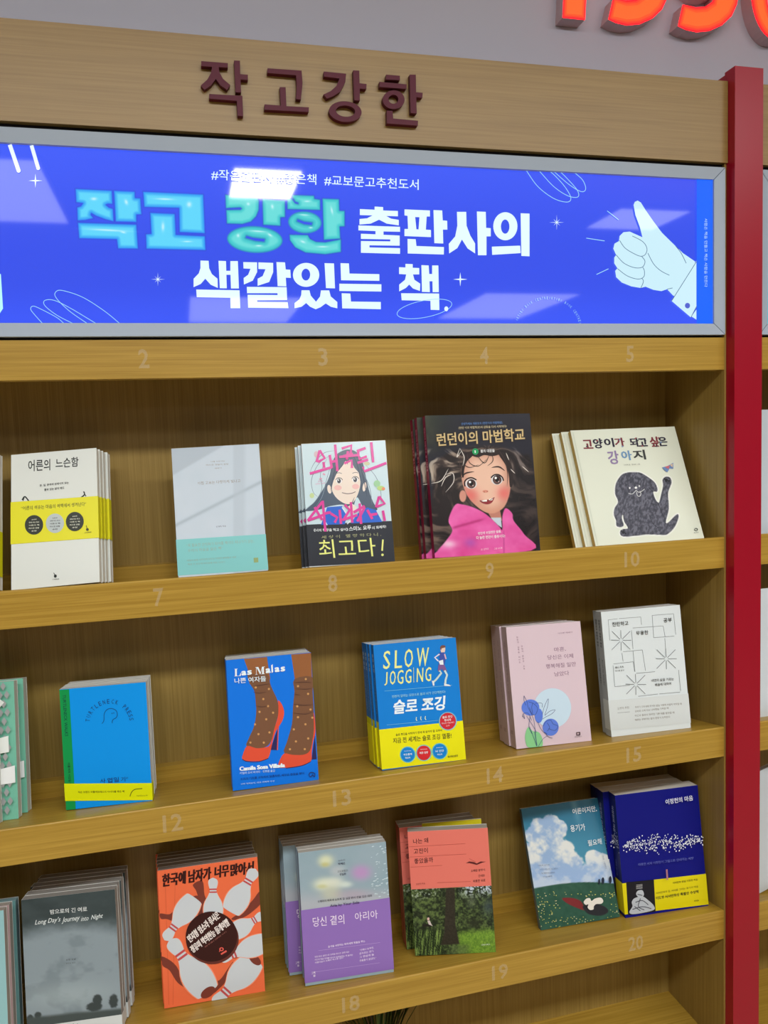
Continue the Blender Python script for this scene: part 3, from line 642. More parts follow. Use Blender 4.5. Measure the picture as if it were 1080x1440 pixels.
# A2 -- pale grey-blue cover, aqua band
b = Book(1, (0.4187, 0.0351, -5.42, 3.6, .28, 0.1247, 0.1862), .0135, [(241.1, 632), (364, 624.1), (376.9, 800), (250.9, 809.3)], (200, 600, 5.4))
b.body((198, 212, 224), spine=(205, 216, 222), page=(228, 226, 222))
def f(X, Y):
    C = mixc((196, 210, 222), (206, 216, 228), fbm(X/180, Y/180, 3, 3))
    d1 = (Y-(370+(240-X)*.58)); C = mixc(C, (178, 190, 202), sstep(6, -14, d1)*.8)
    d2 = Y-(735-(X-265)*.50); C = mixc(C, (172, 186, 198), np.exp(-(d2/14)**2)*.9); C = mixc(C, (184, 196, 208), sstep(680, 700, X)*sstep(800, 760, X)*.6)
    return mixc(C, (186, 198, 212), sstep(0, 40, Y-(690-(X-800)*.6))*sstep(760, 860, X)*.7)
a = b.art(); a.paint(f, (0, 0), (b.w, b.h), 90, 130); G = (150, 140, 130)
for tx, p0, p1, h in (('나를 위로하는', (520, 272), (628, 266), 10), ('따스한 햇살의 문장', (484, 298), (655, 290), 12), ('에세이', (548, 322), (600, 318), 10), ('아침 고요는 다정하게 빛나고', (420, 440), (745, 420), 24), ('신혜숙 지음', (560, 758), (635, 752), 13)): a.text(tx, p0, p1, h, G if h != 13 else (90, 100, 115), res=1)
b.done(a)
b.band(.0030, .0540, (132, 204, 204), -.0015); a = b.art(7.5e-4); G = (160, 175, 160)
for tx, p0, p1, h in (('“꼭 필요한 안식처가 되어줄 책이다 지나가기 않는,', (335, 905), (850, 872), 26), ('우리의 마음을 닮은 책”', (345, 942), (612, 922), 24), ('매일의 삶을 사랑하게 만드는 다정한 문장들의 위로', (340, 1010), (712, 985), 14), ('지금 이 순간에 머무르게 하는 이야기', (345, 1038), (625, 1022), 14)): a.text(tx, p0, p1, h, G, res=1)
a.poly([(845, 985), (880, 983), (882, 1018), (848, 1020)], (150, 170, 110)); b.done(a, 'band_print', 'band')
b.tag('pale blue-grey paperback with a wide aqua band, standing alone on the top shelf')

# A3 -- drawn girl, black band with yellow lettering
b = Book(1, (0.6041, 0.0353, -5.22, 1.85, -.5, 0.1268, 0.1840), .0130, [(425.2, 626.4), (542.7, 620.8), (555, 786.8), (434.5, 795.3)], (390, 600, 5.684), mat_='gloss')
b.body((232, 238, 240), spine=(196, 190, 205), edge=(240, 240, 240)); a = b.art()
a.poly([(205, 152), (866, 122), (914, 752), (230, 782)], (206, 228, 236)); HR = (74, 90, 110); HL = (120, 142, 160); SK = (242, 226, 212); MG = (224, 66, 160)
a.poly([(500, 215), (560, 192), (620, 200), (665, 240), (690, 300), (712, 400), (740, 520), (770, 600), (800, 660), (700, 650), (640, 560), (600, 660), (540, 620), (430, 630), (330, 660), (225, 668), (300, 600), (370, 500), (420, 400), (440, 310), (465, 250)], HR, sm=5)
for L in ([(440, 230), (340, 300), (280, 420), (290, 520), (330, 560)], [(470, 200), (380, 220), (300, 300), (265, 380)], [(410, 250), (350, 380), (360, 500), (300, 600), (230, 650)], [(700, 300), (790, 400), (830, 520), (830, 640)], [(680, 350), (740, 480), (760, 620)], [(455, 240), (400, 420), (360, 560), (290, 660)]): a.line(L, 5, HL, sm=6, taper=True)
a.poly([(550, 280), (520, 320), (480, 372), (455, 430), (440, 500), (470, 560), (520, 600), (565, 615), (610, 600), (650, 530), (668, 450), (660, 380), (620, 330), (585, 270), (565, 305)], SK, sm=4)
a.ell(420, 500, 16, 34, SK, -10); a.ell(700, 480, 14, 36, SK, 10)
for L in ([(500, 230), (470, 330), (440, 450), (430, 520)], [(560, 200), (540, 290), (480, 370), (455, 430)], [(590, 200), (640, 300), (668, 420), (680, 520)], [(620, 560), (590, 630), (575, 680)], [(650, 250), (690, 400), (720, 560)]): a.line(L, 7, (50, 62, 84), sm=5, taper=True)
a.ell(488, 488, 30, 20, (240, 190, 185)); a.ell(630, 478, 28, 20, (240, 190, 185))
for cx, cy_ in ((497, 435), (626, 425)): a.ell(cx, cy_, 22, 20, (250, 250, 250)); a.ell(cx, cy_, 15, 19, (60, 56, 66)); a.ell(cx-4, cy_-6, 5, 6, (240, 240, 240)); a.line([(cx-26, cy_-8), (cx-8, cy_-24), (cx+18, cy_-20), (cx+28, cy_-6)], 5, (40, 44, 60), sm=4)
a.line([(470, 378), (498, 372), (520, 378)], 4, (80, 70, 80), sm=3); a.line([(604, 376), (630, 368), (650, 374)], 4, (80, 70, 80), sm=3); a.line([(520, 526), (560, 534), (600, 530), (628, 518)], 5, (80, 50, 60), sm=4)
a.poly([(400, 640), (520, 630), (560, 700), (540, 772), (350, 778), (380, 700)], (40, 104, 214)); a.poly([(640, 690), (720, 640), (790, 660), (840, 752), (590, 766)], (40, 104, 214)); a.poly([(560, 640), (600, 610), (640, 640), (600, 700)], (240, 230, 220))
a.line([(300, 640), (350, 700), (400, 780)], 8, (220, 240, 250)); a.line([(560, 770), (640, 690)], 8, (240, 245, 250)); a.line([(520, 640), (560, 700)], 8, (240, 245, 250))
a.ell(800, 455, 26, 26, (160, 210, 160)); a.ell(830, 490, 30, 18, (190, 220, 130)); a.ell(850, 495, 14, 12, (240, 150, 110)); a.ell(318, 230, 18, 24, (220, 190, 200)); a.ell(280, 550, 18, 20, (200, 220, 160)); a.ell(720, 300, 24, 14, (210, 210, 170))
st = [[(345, 200), (320, 290)], [(345, 200), (385, 260), (330, 290)], [(375, 290), (380, 335)], [(265, 380), (440, 330)], [(425, 235), (440, 335)], [(468, 155), (485, 360)], [(428, 290), (478, 280)],
      [(520, 185), (598, 160), (590, 235)], [(530, 245), (610, 225)], [(500, 250), (650, 235)], [(570, 205), (560, 270)], [(540, 300), (600, 275), (600, 335)],
      [(640, 205), (710, 180)], [(650, 210), (660, 265), (720, 245)], [(645, 295), (730, 270)], [(755, 135), (770, 290)], [(690, 325), (700, 360), (875, 295)],
      [(360, 600), (245, 745)], [(300, 640), (360, 740)], [(245, 745), (370, 700)], [(365, 590), (385, 830)], [(375, 690), (430, 680)], [(430, 690), (480, 720), (460, 760)], [(500, 660), (510, 770)], [(540, 620), (580, 660), (530, 740)], [(590, 600), (600, 760)], [(520, 740), (640, 700)], [(610, 680), (700, 630)], [(660, 610), (670, 770)], [(700, 640), (640, 750)], [(720, 660), (760, 730)], [(740, 700), (800, 690)], [(815, 555), (790, 640)], [(815, 555), (860, 610), (795, 635)], [(740, 670), (905, 635)], [(845, 665), (860, 745)]]
for L in st: a.line(L, 20, MG)
for L in ([(380, 380), (376, 390)], [(350, 415), (352, 425)]): a.line(L, 20, (230, 160, 190))
a.text('지음', (330, 448), (370, 442), 12, (225, 120, 170), res=1); a.text('스미노 요루', (308, 468), (385, 460), 12, (225, 120, 170), res=1)
b.done(a); a = b.spine_art(); a.poly([(0, 0), (13, 0), (13, 140), (0, 140)], (188, 190, 200)); a.poly([(0, 100), (13, 95), (13, 126), (0, 130)], (120, 110, 140)); a.poly([(0, 126), (13, 122), (13, 142), (0, 142)], (206, 60, 140)); b.done(a, 'spine_print')
b.band(.0015, .0628, (36, 40, 50), -.0020); a = b.art(7.5e-4); YL = (240, 244, 140)
a.text('《너의 췌장을 먹고 싶어》', (292, 832), (568, 824), 24, (235, 240, 240), bold=.02, res=1); a.text('스미노 요루', (575, 826), (752, 812), 36, (240, 245, 245), bold=.02); a.text('의 화제작!', (758, 812), (872, 800), 24, (235, 240, 240), bold=.02, res=1)
a.text('세 상 이   멸 망 하 다 니 ,', (355, 888), (832, 862), 26, (180, 180, 130), res=1); a.text('최고다', (338, 1040), (792, 1020), 145, YL, bold=.002, sk=-.05); a.line([(845, 890), (838, 978)], 13, YL); a.ell(841, 1010, 10, 10, YL)
b.done(a, 'band_print', 'band'); b.tag('paperback with a drawn long-haired girl, pink scrawled title and black band, front copy', 'drawn girl books')
stack(b, 3, -.0032, 'drawn girl books with black bands', 'drawn girl books', jit=.0002, skip=())

# A4 -- girl in a pink hood
b = Book(1, (0.7972, 0.0354, .76, -1.5, -.3, 0.1755, 0.2193), .0125, [(598.7, 585.3), (747, 582.2), (759.6, 771.7), (611.9, 782.9)], (560, 570, 4.909), mat_='gloss')
b.body((44, 44, 50), spine=(150, 24, 68))
def f(X, Y):
    n = fbm(X/70+3, Y/70, 5, 5); n2 = fbm((X+Y*.4)/22, (Y-X*.5)/60, 4, 8); ang = fbm(X/160, Y/160, 3, 2)
    C = mixc((34, 34, 46), (40, 46, 40), sstep(500, 200, X)*sstep(420, 100, Y)); C = mixc(C, (92, 92, 66), sstep(330, 190, X)*sstep(420, 220, Y)*.7*n)
    th = np.arctan2(Y-300, X-620); r = np.hypot(X-620, Y-300); fl = fbm(th*7+20+1.6*np.sin(r/70)+2*ang, r/130, 4, 8)
    hair = mixc((36, 29, 30), (112, 94, 84), sstep(.42, .72, fl)); hair = mixc(hair, (24, 20, 24), sstep(700, 860, X)*.5)
    hm = sstep(0, 30, sdf(smooth([(430, 292), (600, 268), (720, 275), (850, 320), (950, 400), (968, 1000), (780, 1010), (240, 1010), (228, 560), (214, 430), (300, 345)], 5), X, Y))
    C = mixc(C, hair, hm); lite = sstep(.55, .72, fl)*sstep(470, 330, X)*sstep(640, 480, Y)*sstep(290, 340, Y); C = mixc(C, (204, 190, 172), lite*.8)
    C = mixc(C, (150, 140, 136), sstep(.56, .72, fl)*sstep(740, 820, X)*sstep(480, 400, Y)*sstep(280, 320, Y)*.6)
    face = smooth([(480, 350), (560, 320), (700, 330), (765, 400), (780, 500), (775, 600), (740, 690), (690, 730), (640, 742), (580, 720), (500, 650), (455, 560), (440, 450)], 6)
    d = sdf(face, X, Y); sk = mixc((214, 160, 138), (240, 196, 172), sstep(0, 90, d)); sk = mixc(sk, (226, 150, 120), sstep(640, 760, Y)*.4)
    for cx, cy_, r in ((500, 620, 60), (735, 605, 50)): sk = mixc(sk, (232, 112, 108), np.exp(-(((X-cx)/r)**2+((Y-cy_)/48)**2))*.85)
    neck = sdf([(620, 730), (700, 690), (720, 790), (660, 800)], X, Y); C = mixc(C, (196, 130, 112), sstep(-2, 3, neck)); C = mixc(C, (214, 150, 132), sstep(-2, 3, sdf(ell_pts(450, 625, 24, 40), X, Y)))
    C = mixc(C, sk, sstep(-2, 3, d))
    hood = smooth([(262, 1045), (270, 1000), (330, 930), (375, 860), (350, 800), (365, 740), (400, 682), (440, 680), (520, 700), (600, 740), (660, 790), (700, 830), (720, 850), (722, 760), (745, 705), (790, 740), (800, 790), (870, 880), (915, 990)], 5)
    dh = sdf(np.concatenate([hood, [(915, 1045)]]), X, Y); pk = mixc((222, 70, 150), (246, 120, 196), fbm(X/90, Y/70, 3, 15)); pk = mixc(pk, (180, 40, 110), np.exp(-((Y-(835-(X-400)*.28))/10)**2)*sstep(360, 400, X)*sstep(620, 560, X)*.7)
    pk = mixc(pk, (160, 90, 200), np.exp(-(((X-500)/40)**2+((Y-940)/30)**2))*.5); pk = mixc(pk, (255, 225, 240), np.exp(-(((X-350)/50)**2+((Y-950)/24)**2))*.8); pk = mixc(pk, (190, 60, 130), np.exp(-((X-730)/5)**2)*sstep(840, 880, Y)*.6)
    C = mixc(C, pk, sstep(-2, 3, dh)); C = mixc(C, (200, 214, 226), sstep(-2, 3, sdf([(640, 770), (712, 768), (718, 838), (690, 820)], X, Y)))
    return C
a = b.art(); a.paint(f, (0, 0), (b.w, b.h), 190, 235); DK = (40, 28, 30)
for cx, cy_, rx in ((508, 541, 40), (686, 513, 40)):
    a.ell(cx, cy_, rx, 34, (226, 220, 222)); a.ell(cx+2, cy_, 30, 31, (62, 44, 44)); a.ell(cx+2, cy_+6, 22, 20, (108, 76, 70)); a.ell(cx+2, cy_, 14, 15, (24, 18, 20)); a.ell(cx-8, cy_-12, 8, 8, (250, 250, 250)); a.ell(cx+12, cy_+12, 4, 4, (220, 200, 200))
a.line([(466, 560), (462, 530), (480, 508), (512, 500), (545, 515)], 9, DK, sm=5); a.line([(645, 500), (665, 482), (695, 478), (722, 495), (732, 520)], 9, DK, sm=5)
a.line([(442, 502), (470, 470), (530, 458)], 10, (60, 42, 40), sm=5, taper=True); a.line([(650, 430), (700, 425), (742, 452)], 10, (60, 42, 40), sm=5, taper=True)
a.poly([(565, 655), (600, 650), (640, 645), (668, 632), (650, 668), (618, 680), (585, 672)], (150, 50, 56), sm=3); a.poly([(575, 655), (615, 648), (617, 660), (590, 662)], (250, 246, 240)); a.poly([(628, 646), (660, 636), (652, 652), (632, 656)], (250, 246, 240)); a.line([(565, 656), (610, 664), (668, 632)], 4, (130, 60, 60), sm=4)
a.ell(606, 592, 20, 9, (226, 150, 128)); a.ell(598, 596, 4, 3, (170, 90, 80)); a.ell(618, 593, 4, 3, (170, 90, 80))
for P in ([(440, 470), (450, 400), (480, 340), (540, 318), (520, 350), (480, 390), (462, 440), (455, 500)], [(700, 318), (750, 350), (790, 430), (795, 540), (775, 560), (768, 480), (745, 410), (705, 350)], [(480, 335), (600, 305), (720, 330), (690, 345), (650, 352), (600, 345), (560, 360), (520, 352)]): a.poly(P, (44, 34, 34), sm=4)
for L in ([(480, 330), (500, 400), (560, 420), (620, 370)], [(470, 300), (460, 400), (500, 430), (560, 410)], [(640, 300), (660, 380), (620, 420)], [(700, 310), (740, 380), (760, 470), (755, 560)], [(450, 320), (430, 400), (440, 500)], [(540, 330), (600, 400), (640, 330)]): a.line(L, 5, (70, 56, 54), sm=6, taper=True)
for L in ([(330, 480), (380, 470), (385, 530), (330, 600)], [(300, 560), (330, 500), (370, 480)], [(440, 320), (410, 360), (430, 300)], [(230, 540), (300, 520), (350, 440)], [(750, 330), (770, 380)], [(860, 420), (905, 460)], [(780, 440), (810, 470)], [(430, 300), (460, 360), (450, 420)]): a.line(L, 6, (222, 214, 206), sm=6, taper=True)
GD = (214, 190, 138)
a.text('런던이의 마법학교', (272, 290), (884, 250), 92, (90, 66, 40), bold=.022, smear=2); a.text('런던이의 마법학교', (274, 287), (882, 247), 88, GD, bold=.018)
a.text('안녕하세요 대문호의 ⟨런던이의 마법병원⟩,', (442, 143), (730, 132), 18, (90, 130, 190), bold=.02, res=1); a.text('⟨런던 이의 마법학교⟩의 감동을 다시 시작하다!', (422, 170), (756, 158), 18, (200, 186, 150), bold=.02, res=1)
a.ell(538, 322, 22, 22, (40, 160, 96)); a.text('1', (533, 332), (541, 332), 18, (230, 250, 235), bold=.02, res=1); a.text('불의 대문을', (574, 330), (672, 326), 22, (235, 235, 235), bold=.02)
a.text('런던에 위험천만 출몰,', (552, 888), (712, 872), 20, (255, 240, 248), bold=.018, res=1); a.text('다 놀란 런던이 출동이다!', (540, 918), (738, 904), 22, (255, 240, 248), bold=.02, res=1); a.text('글 김영리', (570, 992), (622, 986), 12, (255, 240, 248), res=1); a.text('그림 나니토', (660, 986), (718, 978), 12, (255, 240, 248), res=1)
b.done(a); a = b.spine_art()
a.text('런던이의 마법학교  불의 대문을', (3, 18), (3, 86), 6.5, (226, 130, 160), bold=.02, res=1, up=(1, 0)); b.done(a, 'spine_print')
b.tag('large glossy book with a big-eyed girl in a pink hood, front copy', 'pink hood girl books')
stack(b, 3, -.0068, 'large books with the pink hood girl', 'pink hood girl books', jit=.0003, ddx=[-.0095, -.0125])

# A5 -- grey dog hardcover
b = Book(1, (1.0667, 0.0330, -2.27, 14.5, -.2, 0.1946, 0.2045), .0095, [(798.9, 609.6), (944.4, 604.4), (990, 754.4), (836.7, 766.7)], (770, 590, 4.5), kind='hardcover_book')
b.body((228, 232, 214), spine=(206, 170, 88), back=(226, 220, 190), hard=True, page=(190, 190, 186))
dog = [smooth([(530, 340), (575, 342), (620, 365), (668, 400), (688, 440), (682, 458), (662, 455), (670, 490), (688, 520), (700, 520), (712, 470), (722, 420), (718, 385), (738, 366), (765, 372), (775, 400), (768, 425), (755, 470), (762, 560), (745, 640), (760, 645), (800, 605), (822, 594), (822, 625), (800, 675), (765, 712), (735, 722), (640, 720), (560, 728), (500, 735), (465, 730), (455, 708), (470, 690), (505, 682), (480, 640), (472, 600), (465, 620), (478, 665), (455, 676), (432, 668), (428, 635), (414, 600), (418, 560), (440, 520), (420, 470), (424, 410), (455, 360), (490, 343)], 4)]
def f(X, Y):
    C = np.full(X.shape+(3,), (228., 232., 214.)); d = sdf(dog[0], X, Y); C = mixc(C, (242, 244, 236), sstep(-9, -5, d))
    g = fbm((X+Y*.3)/9, (Y-X*.3)/16, 4, 21); g2 = fbm(X/60, Y/60, 3, 4); D = mixc((58, 58, 70), (120, 120, 134), sstep(.3, .72, g)*.8+.25*(g2-.4)); D = mixc(D, (44, 44, 54), sstep(8, 0, d)*.5)
    return mixc(C, D, sstep(-1.5, 2, d))
a = b.art(); a.paint(f, (0, 0), (b.w, b.h), 210, 190)
for L in ([(505, 468), (530, 472), (552, 450)], [(552, 450), (575, 462), (606, 442)], [(556, 462), (562, 482), (576, 486), (584, 470), (576, 455)], [(632, 430), (655, 455), (680, 452)], [(690, 520), (712, 570), (745, 640)], [(640, 600), (660, 650), (700, 680)]): a.line(L, 3.2, (226, 228, 226) if L[0][0] < 600 else (40, 40, 50), sm=4)
a.ell(512, 436, 5, 6, (235, 235, 235)); a.ell(572, 424, 5, 6, (210, 210, 210)); a.ell(551, 434, 8, 7, (244, 244, 240))
for x, y_, r in ((742, 388, 10), (758, 392, 6), (730, 380, 5), (476, 708, 10), (462, 700, 5), (480, 694, 5), (490, 716, 5)): a.ell(x, y_, r, r, (26, 26, 34))
pal = [(60, 70, 120), (170, 90, 90), (60, 130, 130), (40, 44, 60), (190, 160, 90), (120, 150, 190)]
ti = [('고', 218, 278, 200, 56), ('양', 284, 342, 198, 62), ('이', 352, 412, 190, 56), ('가', 418, 478, 186, 54), ('되', 514, 562, 188, 56), ('고', 566, 620, 186, 50), ('싶', 640, 690, 188, 62), ('은', 692, 746, 184, 56)]
for i, (ch, x0, x1, y0, h) in enumerate(ti): a.text(ch, (x0, y0), (x1, y0-2), h, (48, 42, 60) if i % 3 else (130, 50, 60), bold=.02, smear=1.5)
for i, (ch, x0, x1, y0, h) in enumerate([('강', 380, 448, 294, 84), ('아', 462, 526, 270, 60), ('지', 536, 612, 266, 60)]): a.text(ch, (x0, y0), (x1, y0-3), h, [(150, 130, 170), (110, 150, 190), (60, 62, 60)][i], bold=.018, smear=1)
rr = random.Random(3)
for i in range(46): x = rr.uniform(222, 745); y_ = rr.uniform(140, 192)-(x-222)*.02; a.poly([(x, y_), (x+9, y_-4), (x+12, y_+4), (x+2, y_+6)], pal[i % 6]) if any(t[1] < x < t[2]-8 for t in ti) and i % 2 else None
a.poly([(712, 312), (740, 305), (752, 300), (780, 284), (782, 320), (758, 318), (745, 342), (728, 330)], (110, 140, 190)); a.poly([(728, 308), (760, 300), (752, 322)], (210, 110, 120)); a.poly([(760, 296), (778, 290), (776, 312)], (226, 196, 160))
a.text('기옥혜 글 · 컬러미 그림', (470, 302), (572, 297), 9, (120, 120, 110), res=1); a.ell(934, 688, 11, 9, (60, 66, 60), hole=.6); a.text('북극곰', (922, 712), (950, 708), 7, (60, 66, 60), res=1)
a.line([(145, 100), (312, 790)], 3, (206, 212, 196)); b.done(a)
b.tag('cream hardcover with a grey shaggy dog, front copy of three leaning ones', 'grey dog hardcovers')
for k in (1, 2): b.copy(-.0105*k, .0062*k, '%s leaning copy from the front of the cream dog hardcovers' % ORD[k], 'grey dog hardcovers', dlean=0) if False else b.copy(-.0112*k, .0120*k, '%s leaning copy from the front of the cream dog hardcovers' % ORD[k], 'grey dog hardcovers')

# B1 -- blue book with green spine
b = Book(2, (0.2467, 0.0517, -5.18, -4.5, -.5, 0.1178, 0.1699), .0165, [(84.9, 971), (204.4, 963.8), (215.5, 1127.5), (92.2, 1141)], (0, 920, 4.5))
b.body((0, 150, 240), spine=(10, 140, 80), edge=(200, 220, 120), page=(206, 206, 200)); a = b.art(); NV = (22, 50, 120)
a.poly([(382, 232), (444, 229), (478, 990), (414, 996)], (12, 150, 76)); a.text('TURTLENECK WALKS', (402, 262), (415, 520), 20, (10, 60, 60), bold=.01, up=(1, 0)); a.text('터틀넥의 사업일기', (428, 688), (434, 826), 16, (8, 44, 44), bold=.015, up=(1, 0))
a.arctext('TURTLENECK', (697, 440), 125, 118, 182, 295, 27, NV, res=1); a.arctext('PRESS', (697, 440), 125, 118, 308, 356, 27, NV, res=1)
a.line([(650, 444), (662, 425), (664, 385), (680, 360), (706, 352), (735, 362), (746, 385), (740, 408), (718, 422), (714, 442)], 3.4, NV, sm=5); a.ell(713, 382, 3, 3, NV); a.ell(724, 380, 3, 3, NV)
a.text('사', (638, 820), (672, 818), 30, NV); a.text('업', (684, 818), (716, 816), 32, NV, bold=.012); a.text('일', (724, 814), (758, 812), 32, NV); a.text('기', (770, 812), (798, 810), 30, NV); a.text('®', (803, 795), (818, 794), 14, NV, res=1)
b.done(a); b.band(.0132, .0374, (226, 232, 8), -.0122); a = b.art(7.5e-4)
a.text('작은 브랜드 터틀넥프레스의 아이디를 쌓은 책', (495, 884), (792, 880), 14, (60, 70, 10), bold=.012, res=1); a.line([(828, 905), (838, 878), (860, 860), (905, 855)], 5, (90, 100, 20), sm=5); a.text('turtleneck', (870, 905), (940, 903), 10, (90, 100, 20), res=1)
b.done(a, 'band_print', 'band'); b.tag('bright blue paperback with a green edge strip and yellow band, front copy', 'blue turtleneck books')
stack(b, 5, .0005, 'blue books with green spines', 'blue turtleneck books')

# B0 -- green books at the left frame edge
def greens(q, kind, lb, t):
    b = Book(2, q, t, None, None); b.body((120, 190, 165), spine=(120, 190, 165), page=(200, 200, 190))
    a = Art(lambda qq, L: np.stack([qq[:, 0], np.full(len(qq), -L), b.h-qq[:, 1]], 1), None, (0, 0), 1000.0, base=2e-4)
    if kind:
        wmm, hmm = b.w*1000, b.h*1000
        for i in range(int(wmm//9)+1):
            for j in range(int(hmm//12)+1):
                x, y_ = i*9+(4.5 if j % 2 else 0), j*12+6
                if x+4 < wmm and x > 4 and y_+6 < hmm: a.poly([(x, y_-6), (x+3.6, y_), (x, y_+6), (x-3.6, y_)], (158, 160, 160))
        for i in (-1, ): a.poly([(wmm-23, 18), (wmm-12, 28), (wmm-21, 38)], (226, 230, 226)); a.poly([(wmm-20, 76), (wmm-8, 74), (wmm-8, 96), (wmm-20, 97)], (232, 236, 232)); a.poly([(wmm-20, 118), (wmm-1, 115), (wmm-1, 138), (wmm-20, 139)], (236, 238, 238))
    if a.mb.n: b.done(a)
    return b.tag(lb, 'green books at the left edge')
greens((0.0335+.002, .040, -5, 1.0, 0, .130, .188), 0, 'plain sea-green paperback at the left frame edge on the middle shelf', .014)
greens((0.0545+.002, .0565, -5, 1.0, 0, .130, .188), 1, 'green paperback with a grey diamond pattern behind the plain sea-green one', .016)
greens((0.063, .085, -5, 1.0, 0, .130, .188), 1, 'rearmost green diamond-pattern paperback at the left of the middle shelf', .018)

# B2 -- red heels
b = Book(2, (0.4770, 0.0277, -.45, -.8, -.4, 0.1256, 0.1879), .0215, [(319, 929.6), (438.7, 919.9), (448.3, 1098.5), (327.8, 1113.8)], (290, 890, 5.684))
b.body((6, 118, 232), page=(206, 208, 206)); a = b.art(); S1 = (152, 96, 56); S2 = (122, 84, 60); RD = (226, 82, 56); NV = (44, 42, 96)
a.poly([(310, 215), (495, 202), (508, 300), (520, 380), (355, 420), (340, 300)], S1); a.poly([(688, 185), (846, 174), (852, 370), (715, 380)], S1)
a.poly([(515, 945), (585, 750), (575, 948)], NV); a.poly([(843, 1025), (872, 830), (884, 1022)], NV); a.line([(582, 740), (572, 946)], 8, RD)
a.poly([(340, 330), (400, 340), (500, 345), (520, 420), (545, 480), (575, 550), (585, 640), (560, 740), (520, 880), (450, 930), (330, 915), (340, 860), (385, 760), (405, 650), (400, 540), (390, 470), (350, 400)], S2, sm=4)
a.poly([(712, 382), (853, 365), (857, 480), (864, 640), (862, 820), (835, 950), (790, 985), (630, 975), (650, 880), (690, 740), (700, 600), (712, 480)], S2, sm=3)
a.poly([(580, 552), (600, 565), (622, 610), (628, 660), (610, 720), (560, 800), (530, 900), (508, 990), (480, 1022), (420, 1034), (330, 1032), (292, 1015), (296, 980), (330, 912), (400, 930), (470, 925), (515, 900), (548, 780), (578, 680), (583, 600)], RD, sm=3)
a.poly([(862, 650), (872, 700), (876, 810), (858, 880), (845, 970), (838, 1035), (760, 1070), (640, 1088), (580, 1085), (585, 1040), (625, 975), (690, 985), (780, 985), (830, 955), (850, 880), (864, 780)], RD, sm=3)
a.line([(292, 1018), (330, 1036), (420, 1038), (500, 1012)], 5, (70, 24, 40), sm=4); a.line([(640, 1092), (760, 1074), (838, 1040)], 5, (70, 24, 40), sm=4)
for x, y_ in ((403, 445), (508, 458), (463, 538), (500, 595), (432, 640), (540, 648), (485, 700), (395, 740), (510, 805), (422, 818), (357, 885), (464, 886), (803, 382), (740, 438), (820, 500), (733, 598), (838, 625), (738, 685), (797, 742), (704, 782), (818, 855), (720, 878), (672, 940), (790, 940), (852, 690)):
    a.ell(x, y_, 9, 9, (208, 154, 96), n=8)
for L in ([(395, 430), (450, 425), (520, 415)], [(380, 480), (430, 490), (490, 480)], [(400, 590), (450, 600), (500, 592)], [(705, 410), (780, 405), (850, 410)], [(720, 458), (800, 462), (855, 455)], [(710, 500), (760, 510)], [(700, 580), (780, 590), (860, 585)], [(690, 650), (800, 660), (858, 640)]): a.line(L, 5, (92, 62, 52), sm=4, taper=True)
WH = (236, 248, 255)
x = 232
def didone(P, x0, y0, s_=1.0):
    for q in P: a.poly([(x0+x*s_, y0-y_*s_-(x*s_)*.06) for x, y_ in q], WH)
didone([[(6, 0), (20, 0), (20, 60), (6, 60)], [(0, 0), (50, 0), (50, 3), (0, 3)], [(0, 57), (27, 57), (27, 60), (0, 60)], [(47, 3), (52, 3), (54, 24), (50, 24), (40, 3)]], 232, 354)
didone([[(7, 0), (10, 0), (10, 60), (7, 60)], [(0, 0), (18, 0), (18, 3), (0, 3)], [(0, 57), (24, 57), (24, 60), (0, 60)], [(8, 60), (24, 60), (44, 14), (38, 0)], [(38, 0), (41, 0), (58, 60), (54, 60)], [(54, 0), (69, 0), (69, 60), (54, 60)], [(47, 0), (77, 0), (77, 3), (47, 3)], [(54, 57), (77, 57), (77, 60), (54, 60)]], 400, 342)
for ch, x0, x1, y0, h in (('a', 290, 328, 348, 36), ('s', 336, 372, 344, 36), ('a', 484, 522, 332, 38), ('l', 530, 542, 328, 62), ('a', 556, 594, 324, 38), ('s', 604, 638, 320, 38)):
    a.text(ch, (x0+3, y0), (x1-3, y0-4), h, WH, bold=.02, smear=4.0, res=3)
a.text('나쁜 여자들', (234, 412), (486, 396), 44, WH, bold=.010)
a.text('Camila Sosa Villada', (270, 1110), (630, 1082), 34, WH, bold=.02, smear=2.6); a.text('카밀라 소사 비야다 · 성초림 옮김', (272, 1138), (550, 1118), 20, (200, 226, 250), res=1, bold=.008)
a.text('우리의 기호를 구하여서 달콤하면, 세상은 환함을 찾다', (275, 1185), (785, 1140), 20, (20, 50, 130), res=1, bold=.01); a.text('아마 핵저보믹. 대표 화제작 수상', (278, 1222), (548, 1198), 14, (200, 226, 250), res=1)
a.line([(830, 1125), (822, 1145), (838, 1160), (850, 1140), (862, 1160), (868, 1135), (850, 1125), (830, 1125)], 5, NV, sm=4)
b.done(a); b.tag('bright blue paperback with two feet in red high heels, front copy', 'red heels books'); stack(b, 4, .0008, 'blue books with red heels', 'red heels books')

